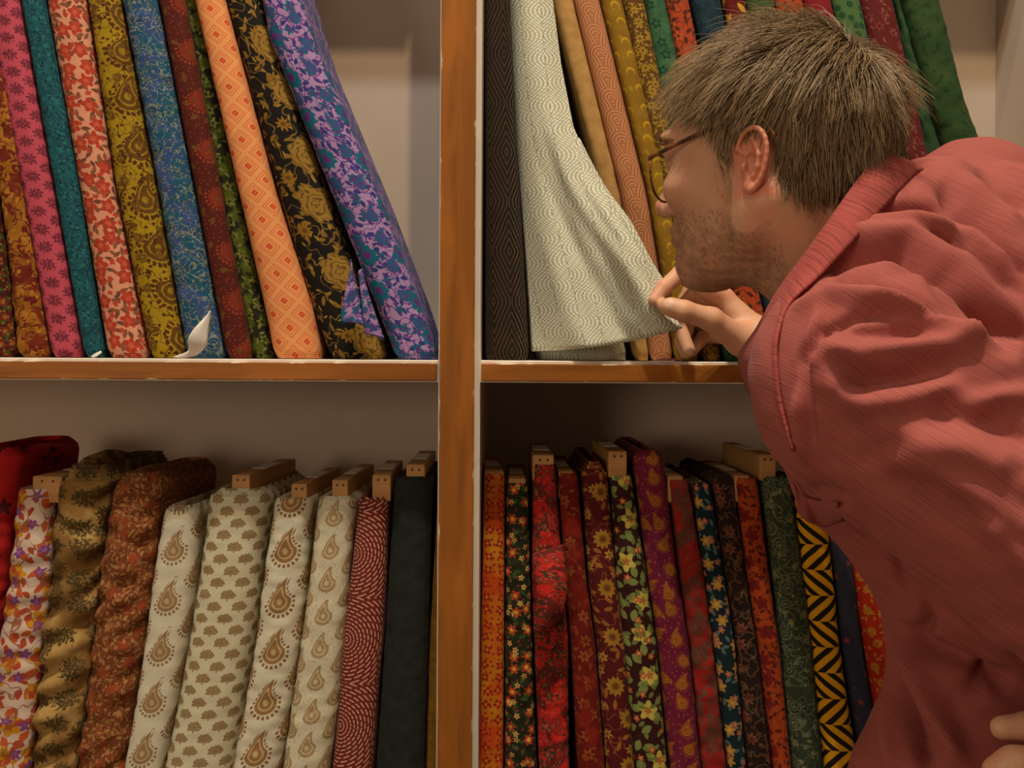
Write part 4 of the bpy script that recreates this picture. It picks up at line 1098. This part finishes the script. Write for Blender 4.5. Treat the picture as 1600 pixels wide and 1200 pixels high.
# ------------------------------------------------------------------ hair and stubble
rng = np.random.RandomState(4)
V1, Q1 = V1h, Q1h
V1n = normals(V1, Q1)
H1 = toh(V1.astype(np.float32)).astype(np.float64); N1h = V1n @ HR.T
sm1 = scalp_mask(H1[:, 0], np.abs(H1[:, 1]), H1[:, 2]) * (H1[:, 2] > -6)
em1 = (np.abs(H1[:, 1]) > 6.8) & (np.abs(H1[:, 0] + .7) < 1.8) & (np.abs(H1[:, 2] - .45) < 2.8)
dsk = ell(H1.astype(np.float32), (-0.1, 0, 4.2), (8.7, 7.4, 7.7))
roots = np.where((sm1 > .4) & ~em1 & (dsk < 1.2))[0]
def strands(R, Nn, Dd, Ln, rad, seg, lift, curl, colmat, name, clump=.6, guides=260, grav=.35, skull=True):
    """tapered three-sided strands; everything in head centimetres"""
    n = len(R)
    T = np.linspace(0, 1, seg + 1)
    gi = rng.choice(n, min(guides, n), replace=False)
    near = np.concatenate([gi[np.argmin(((R[i:i + 2000, None, :] - R[gi][None]) ** 2).sum(2), 1)] for i in range(0, n, 2000)])
    Pts = np.zeros((n, seg + 1, 3))
    jit = rng.normal(0, 1, (n, 3))
    for k, t in enumerate(T):
        dirv = Dd + jit * curl
        Pts[:, k] = R + Ln[:, None] * (t * dirv * .93 + Nn * (lift[:, None] * (t - .55 * t * t))) + np.array((0, 0, -1.0)) * (grav * Ln * t * t)[:, None]
    G = Pts[near] - R[near][:, None, :]
    for k, t in enumerate(T):
        own = Pts[:, k] - R
        gl = G[:, k] * (Ln / Ln[near])[:, None]
        tip = (1 - clump * t) * own + clump * t * (gl + (R[near] - R) * t * .75)
        Pts[:, k] = R + tip
    if skull:
        for k in range(1, seg + 1):
            p = Pts[:, k]; r = np.array((8.7, 7.4, 7.7)); c = np.array((-.1, 0, 4.2))
            q = (p - c) / r; m_ = np.linalg.norm(q, axis=1)
            want = 1 + (.10 + .55 * T[k] * (.3 + lift)) / 8.2
            fix = (m_ < want) & (p[:, 2] > -1.5)
            Pts[fix, k] = c + q[fix] / m_[fix][:, None] * want[fix][:, None] * r
    W3 = HO + (Pts / 100.0) @ HR
    tan = np.gradient(W3, axis=1); tan /= np.linalg.norm(tan, axis=2)[..., None] + 1e-12
    a = np.cross(tan, np.array((.3, -.9, .3))); a /= np.linalg.norm(a, axis=2)[..., None] + 1e-9
    bvec = np.cross(tan, a)
    rr = rad * (1 - .8 * T ** 1.5)[None, :, None] * rng.uniform(.7, 1.3, (n, 1, 1))
    VV = np.stack([W3 + rr * (math.cos(f) * a + math.sin(f) * bvec) for f in (0, 2.094, 4.189)], 2)    # n, seg+1, 3, 3
    base = (np.arange(n) * (seg + 1) * 3)[:, None, None] + (np.arange(seg) * 3)[None, :, None]
    j = np.arange(3)[None, None, :]; j2 = (j + 1) % 3
    QQ = np.stack([base + j, base + j2, base + 3 + j2, base + 3 + j], -1).reshape(-1, 4)
    shade = np.repeat(rng.uniform(0, 1, n), (seg + 1) * 3)
    tt = np.tile(np.repeat(T, 3), n)
    me = np_mesh(name, VV.reshape(-1, 3), QQ, np.stack([shade, tt, shade * 0], 1))
    return link_obj(name, me, colmat, person)
def hair_mat(name, dark, light, rough=.42):
    mt, b = new_mat(name)
    n = Tree.t.nodes.new('ShaderNodeVertexColor'); n.layer_name = 'tone'
    r, g, _ = sep(X(n.outputs[0]))
    put(b.inputs['Base Color'], mixc(dark, light, m('MULTIPLY_ADD', g, .55, r * .55, clamp=True)))
    b.inputs['Roughness'].default_value = rough
    b.inputs['Specular IOR Level'].default_value = .6
    return mt
hair_m = hair_mat('hair', (.085, .052, .026), (.36, .25, .13))
R0 = roots[rng.randint(0, len(roots), 17000)]
R = H1[R0] + rng.normal(0, .08, (17000, 3)); Nn = N1h[R0]
crown = np.array((-5.0, 0.8, 11.0))
rad = R - crown
Dd = rad + np.array((3.2, 0, 0))[None] * sstep(3, 9, R[:, 2])[:, None]
Dd[:, 2] -= 4.5 * sstep(10, 2, R[:, 2]) * (1 - .45 * sstep(3, 6, R[:, 0]))
Dd[:, 1] -= 3.0 * sstep(2.5, 5.5, R[:, 0]) * sstep(-1, 3, R[:, 1])
Dd[:, 0] -= 2.2 * sstep(2.5, -1.0, R[:, 0]) * sstep(5, -2, R[:, 2])
Dd = Dd - Nn * (Dd * Nn).sum(1)[:, None]; Dd /= np.linalg.norm(Dd, axis=1)[:, None] + 1e-9
topf = sstep(5.0, 10.0, R[:, 2])
near_crown = np.exp(-((rad ** 2).sum(1)) / 22.0)
Ln = 1.5 + 2.6 * topf + .7 * sstep(0, 6, R[:, 2]) + rng.uniform(-.4, .7, len(R))
Ln = np.where(R[:, 2] < -.5, 1.4 + rng.uniform(-.3, .5, len(R)), Ln)
Ln = Ln * (1 - .50 * sstep(3.0, 6.5, R[:, 0]))
lift = .15 + .14 * topf + .10 * near_crown + rng.uniform(-.08, .15, len(R)) + .02 * sstep(-4, -8, R[:, 0])
ho = strands(R, Nn, Dd, Ln, .00042, 6, lift, .22, hair_m, 'hair', clump=.58, guides=800, grav=.22)
tag(ho, 'short tousled dark blond hair')
# stubble
bm1 = beard_mask(H1[:, 0], np.abs(H1[:, 1]), H1[:, 2]) * (dsk > -9)
sd = sstep(.0, .5, bm1); sb = (np.abs(H1[:, 0] - 1.7) < .9) & (H1[:, 2] > .0) & (H1[:, 2] < 4.6) & (np.abs(H1[:, 1]) > 5) & ~em1
pool = np.where((rng.uniform(0, 1, len(H1)) < sd * .5) & ~em1)[0]
R0 = pool[rng.randint(0, len(pool), 6000)]
R = H1[R0] + rng.normal(0, .05, (6000, 3)); Nn = N1h[R0]
Dd = np.tile(np.array((.15, 0, -1.0)), (6000, 1)) + rng.normal(0, .25, (6000, 3))
Dd = Dd - Nn * (Dd * Nn).sum(1)[:, None]
st_m = hair_mat('stubble', (.16, .09, .05), (.34, .22, .12))
so = strands(R, Nn, Dd, rng.uniform(.12, .22, 6000), .00013, 2, np.full(6000, .7), .1, st_m, 'beard_stubble', clump=.1, grav=.1, skull=False)
for SIDE in (1, -1):
    pool = np.where(sb & (H1[:, 1] * SIDE > 0))[0]
    if len(pool):
        R0 = pool[rng.randint(0, len(pool), 1500)]; R = H1[R0]; R0 = R0[rng.uniform(0, 1, 1500) < .55 * np.exp(-((R[:, 0] - 1.6) / .8) ** 2) * sstep(-.2, 2.0, R[:, 2])]; ns_ = len(R0); R = H1[R0]; Nn = N1h[R0]
        Dd = np.tile(np.array((-.1, 0, -1.0)), (ns_, 1)); Dd = Dd - Nn * (Dd * Nn).sum(1)[:, None]
        strands(R, Nn, Dd, rng.uniform(.4, .8, ns_), .0002, 3, np.full(ns_, .35), .3, hair_m, 'sideburn', clump=.4, grav=.1, skull=False)
# eyebrows
for SIDE in (1, -1):
    be = np.where((H1[:, 0] > 6.2) & (H1[:, 1] * SIDE > 1.2) & (np.abs(H1[:, 1]) < 5.4) & (np.abs(H1[:, 2] - 4.35 + .10 * (np.abs(H1[:, 1]) - 3) ** 2) < .45))[0]
    if len(be):
        R0 = be[rng.randint(0, len(be), 500)]; R = H1[R0]; Nn = N1h[R0]
        Dd = np.stack([-.3 * np.ones(500), np.sign(R[:, 1]), -.1 * np.ones(500)], 1); Dd = Dd - Nn * (Dd * Nn).sum(1)[:, None]
        strands(R, Nn, Dd, rng.uniform(.35, .6, 500), .0002, 3, np.full(500, .15), .12, hair_m, 'eyebrow', clump=.2, grav=.05, skull=False)

# ------------------------------------------------------------------ eyeglasses
def tube(name, P, r, mat, parent, closed=False, seg=8, flat=1.0):
    P = np.array(P); n = len(P)
    tan = np.gradient(P, axis=0) if not closed else np.roll(P, -1, 0) - np.roll(P, 1, 0)
    tan /= np.linalg.norm(tan, axis=1)[:, None]
    ref = np.array(upv); Vv = []
    for i in range(n):
        a = np.cross(tan[i], ref); 
        if np.linalg.norm(a) < .1: a = np.cross(tan[i], np.array(lf))
        a /= np.linalg.norm(a); c = np.cross(a, tan[i])
        ri = r[i] if hasattr(r, '__len__') else r
        for j in range(seg):
            f = 2 * math.pi * j / seg
            Vv.append(P[i] + ri * (math.cos(f) * a * flat + math.sin(f) * c))
    Fq = []
    for i in range(n if closed else n - 1):
        i2 = (i + 1) % n
        for j in range(seg): Fq.append((i * seg + j, i * seg + (j + 1) % seg, i2 * seg + (j + 1) % seg, i2 * seg + j))
    if not closed:
        Fq.append(tuple(range(seg - 1, -1, -1))); Fq.append(tuple((n - 1) * seg + j for j in range(seg)))
    return link_obj(name, mesh_from(name, Vv, Fq), mat, parent)
tort, b = new_mat('tortoiseshell')
p = objcoord()
put(b.inputs['Base Color'], mixc((.045, .014, .006), (.28, .09, .02), gt(noise(p, None, 90.0, 2.0), .52, .2)))
b.inputs['Roughness'].default_value = .18; b.inputs['Coat Weight'].default_value = .5
glass, b = new_mat('lens_glass')
b.inputs['Base Color'].default_value = (.93, .98, .95, 1); b.inputs['Roughness'].default_value = .02
b.inputs['Transmission Weight'].default_value = 1.0; b.inputs['IOR'].default_value = 1.03
gl = empty('eyeglasses', tuple(fromh((9.0, 0, 2))))
tag(gl, "thin tortoiseshell eyeglasses on the man's face", 'eyeglasses')
for s in (1, -1):
    hinge = (9.0, 6.95 * s, 2.35); 
    P = [fromh(q) for q in spline([(8.6, 6.75 * s, 2.3), (8.0, 7.05 * s, 2.4), (5.0, 7.45 * s, 3.0), (1.5, 7.65 * s, 3.75), (-0.3, 7.75 * s, 4.0), (-1.6, 7.7 * s, 3.4), (-2.5, 7.5 * s, 2.0)], 40)]
    tube('temple', P, list(np.concatenate([np.full(4, .0024), np.linspace(.0021, .0011, 36)])), tort, gl, flat=.7)
    cen = np.array((9.35, 3.75 * s, 1.15)); rimP = []
    for i in range(44):
        a = 2 * math.pi * i / 44
        ca, sa = math.cos(a), math.sin(a)
        ry = 2.55 * math.copysign(abs(ca) ** .85, ca) * s; rz = 1.95 * math.copysign(abs(sa) ** .85, sa)
        rimP.append(cen + np.array((-.035 * (ry + 3.0 * s) ** 2 * .5 + .03, ry, rz + .12 * abs(ca))))
    rw = [fromh(q) for q in rimP]
    tube('rim', rw, .0011, tort, gl, closed=True)
    c0 = np.mean(rw, axis=0); off = np.array(fw) * .0009
    k = 44
    Vv = [c0 + off * .5] + [q + off * .5 for q in rw] + [c0 - off * .5] + [q - off * .5 for q in rw]
    Fq = [(0, 1 + i, 1 + (i + 1) % k) for i in range(k)] + [(k + 1, k + 2 + (i + 1) % k, k + 2 + i) for i in range(k)] + [(1 + i, k + 2 + i, k + 2 + (i + 1) % k, 1 + (i + 1) % k) for i in range(k)]
    link_obj('lens', mesh_from('lens', Vv, Fq, False), glass, gl)
    tube('nose_pad', [fromh(q) for q in ((9.6, 1.25 * s, 1.2), (9.2, 1.05 * s, .8), (9.0, .95 * s, .4))], .0012, tort, gl)
tube('bridge', [fromh(q) for q in spline([(9.9, 1.3, 1.9), (10.25, .6, 2.35), (10.35, 0, 2.45), (10.25, -.6, 2.35), (9.9, -1.3, 1.9)], 14)], .0013, tort, gl)
# ------------------------------------------------------------------ cream bolt whose outer layer is pulled out
wmat = fabric('cloth_wave', 'wave', 1.0)
wb = empty('fabric_bolt', W(850, 560, .10)); tag(wb, 'cream stitched wave bolt with its outer layer pulled towards the man', 'fabric bolt', GU)
tmp = make_bolt('x', wave_bolt_rows, UB, UT, wmat, GU, front=(.05, .085), depth=.20)
tmp.name = 'cloth'; 
for k in ('label', 'category', 'group'): del tmp[k]
tmp.parent = wb; tmp.matrix_parent_inverse = Matrix.Translation(wb.location).inverted()
Lc = [(-150, 788), (0, 795), (150, 803), (300, 814), (420, 823), (500, 829), (549, 832)]
Rc = [(-150, 850), (0, 863), (100, 876), (200, 896), (270, 926), (330, 962), (400, 1006), (450, 1032), (485, 1046), (513, 1066)]
yL = [(-150, .092), (0, .078), (300, .052), (549, .030)]
yR = [(-150, .088), (0, .070), (150, .048), (270, .020), (400, -.020), (513, -.036)]
NV, NU = 90, 56
Vv, U, Fq = [], [], []
def ip(L, y): return float(np.interp(y, [q[0] for q in L], [q[1] for q in L]))
for i in range(NV):
    s = i / (NV - 1)
    pl = -150 + s * (549 + 150); pr = -150 + s * (513 + 150)
    xl, xr = ip(Lc, pl), ip(Rc, pr)
    for j in range(NU):
        f = j / (NU - 1)
        pyy = pl + (pr - pl) * f + 9.0 * math.sin(math.pi * f) * sstep(.8, 1, s)
        pxx = xl + (xr - xl) * f
        y = ip(yL, pl) * (1 - f) + ip(yR, pr) * f
        low_ = float(sstep(.35, 1, s))
        y += -.018 * math.sin(math.pi * min(1, f * 1.0)) * (1 - low_ * .3)
        y += low_ * (.020 * math.sin(f * 9.0 - s * 5.5 + 1.2) * f * (1.1 - f) * 2.2 + .005 * math.sin(f * 19 + s * 8) * f + .0025 * math.sin(f * 33 - s * 26) * f)
        y += .02 * (1 - f) ** 6
        Vv.append(W(pxx, pyy, y)); U.append(((f - .4) * (xr - xl) / 1352.0, (549 - pyy) / 1352.0))
Fq = [(i * NU + j, (i + 1) * NU + j, (i + 1) * NU + j + 1, i * NU + j + 1) for i in range(NV - 1) for j in range(NU - 1)]
o = link_obj('pulled_layer', mesh_from('pulled_layer', Vv, Fq, True, U), wmat, wb)
md = o.modifiers.new('thickness', 'SOLIDIFY'); md.thickness = .0016; md.offset = 1
tag(o, 'outer layer of cream cloth held out by the hand')
# turned-back second layer seen behind the pulled edge
A = [np.array(W(*q)) for q in ((905, 215, .035), (945, 290, .02), (985, 345, .005), (1020, 410, -.01), (1044, 448, -.018), (1052, 470, -.022))]
Bp = [np.array(W(*q)) for q in ((898, 230, .03), (925, 300, .012), (960, 350, -.005), (1000, 420, -.012), (1024, 462, -.022), (1036, 480, -.026))]
ribbon('under_layer', A, Bp, wmat, wb, n=30, mrow=6, thick=.0014)
# ------------------------------------------------------------------ loose cloth corners and tags
def find(label_start):
    for o in bpy.data.objects:
        if o.get('label', '').startswith(label_start): return o
def bmat(o): return o.data.materials[0] if o.data else o.children[0].data.materials[0]
pb = find('purple, teal and lilac'); pm = pb.data.materials[0]
A = [np.array(W(*q)) for q in ((548, 405, .02), (556, 440, .012), (566, 480, .006), (585, 520, .004), (600, 532, .004))]
Bp = [np.array(W(*q)) for q in ((552, 415, .018), (540, 455, .0), (533, 502, -.006), (552, 500, -.004), (568, 494, -.002))]
ribbon('loose_corner', A, Bp, pm, pb, n=26, mrow=10, thick=.001, bulge=.003)
A = [np.array(W(*q)) for q in ((566, 420, .016), (575, 455, .010), (588, 495, .006), (601, 530, .004))]
Bp = [np.array(W(*q)) for q in ((560, 425, .014), (564, 460, .002), (567, 495, -.003), (570, 522, -.003))]
ribbon('loose_corner', A, Bp, pm, pb, n=20, mrow=10, thick=.001, bulge=.004)
rb = find('bright red bolt'); rm = bmat(rb)
A = [np.array(W(*q)) for q in ((880, 850, .035), (884, 890, .022), (886, 930, .016), (876, 965, .014), (850, 986, .02))]
Bp = [np.array(W(*q)) for q in ((832, 866, .04), (836, 885, .025), (838, 915, .016), (838, 950, .016), (834, 984, .026))]
ribbon('drooping_fold', A, Bp, rm, rb, n=34, mrow=16, thick=.0014, bulge=.010)
# red bolt's loose top and the folded cloth heads of its neighbours
def cloth_head(bolt, mat, path, r, seed, name='folded_top'):
    P = spline([np.array(W(a, b_, y)) for a, b_, y in path], 26)
    n_ = 16; Vv = []; U = []
    rs = np.random.RandomState(seed); ph = rs.uniform(0, 6.28, 6)
    for i in range(26):
        t = i / 25; rr = r * (0.35 + .65 * math.sin(math.pi * min(1, max(0, t * .9 + .08))) ** .6)
        for j in range(n_):
            a = 2 * math.pi * j / n_
            k = rr * (1 + .16 * math.sin(3 * a + 5 * t + ph[0]) + .10 * math.sin(5 * a - 9 * t + ph[1]) + .08 * math.sin(14 * t + ph[2]))
            Vv.append(P[i] + np.array((math.cos(a) * k, math.cos(a) * k * .3, math.sin(a) * k * .75))); U.append((a * r, t * .2))
    Fq = [(i * n_ + j, i * n_ + (j + 1) % n_, (i + 1) * n_ + (j + 1) % n_, (i + 1) * n_ + j) for i in range(25) for j in range(n_)] + [tuple(range(n_ - 1, -1, -1)), tuple(25 * n_ + j for j in range(n_))]
    return link_obj(name, mesh_from(name, Vv, Fq, True, U), mat, bolt)
r1 = find('deep red floppy'); m1 = bmat(r1)
cloth_head(r1, m1, [(-60, 712, .05), (0, 716, .07), (60, 708, .12), (100, 702, .18)], .016, 3)
t1 = find('tan bolt with clusters'); m1 = bmat(t1)
cloth_head(t1, m1, [(128, 738, .06), (150, 722, .11), (190, 716, .19), (220, 722, .25)], .014, 5)
b1 = find('reddish brown bolt'); m1 = bmat(b1)
cloth_head(b1, m1, [(205, 752, .06), (235, 740, .12), (275, 738, .19), (300, 742, .25)], .013, 7)
cloth_head(b1, m1, [(255, 745, .14), (275, 730, .19), (296, 722, .24)], .007, 9)
# white cloth tag curling out beside the blue bolt
tg = empty('price_tag', W(300, 556, .02)); tag(tg, 'curled white paper tag poking out at the foot of the blue bolt', 'tag')
A = [np.array(W(*q)) for q in ((330, 486, .010), (326, 515, .006), (322, 540, .004), (305, 556, .006), (282, 560, .008))]
Bp = [np.array(W(*q)) for q in ((328, 488, .010), (305, 512, -.004), (294, 530, -.006), (294, 548, .002), (270, 558, .008))]
ribbon('paper', A, Bp, paper, tg, n=30, mrow=9, thick=.0006, bulge=.003)
tg2 = empty('price_tag', W(150, 556, .02)); tag(tg2, 'tiny white paper tag at the foot of the deep teal bolt', 'tag')
A = [np.array(W(*q)) for q in ((142, 557, .022), (148, 553, .02), (158, 548, .02))]; Bp = [np.array(W(*q)) for q in ((146, 559, .02), (151, 557, .018), (159, 551, .018))]
ribbon('paper', A, Bp, paper, tg2, n=10, mrow=4, thick=.0006)
# scrap of pink thread on the shelf edge below the hand
thr = paint_mat('pink_thread', (.55, .25, .27), .9)
scrap = empty('thread_scrap', (W(1042, 566, .01).x, .01, SH_TOP)); tag(scrap, 'small tangle of pink thread on the shelf edge below the hand', 'thread')
rs = np.random.RandomState(2)
for i in range(9):
    c = np.array((W(1042, 566, .01).x + rs.uniform(-.010, .010), -.001 + rs.uniform(-.004, .004), SH_TOP + .0016))
    P = [c + np.array((math.cos(a * 2.1 + i) * .006, math.sin(a * 1.7 + i) * .002, .0012 * math.sin(a * 3 + i) + .0006)) for a in np.linspace(0, 2.6, 12)]
    tube('thread', P, .0008, thr, scrap, seg=5)
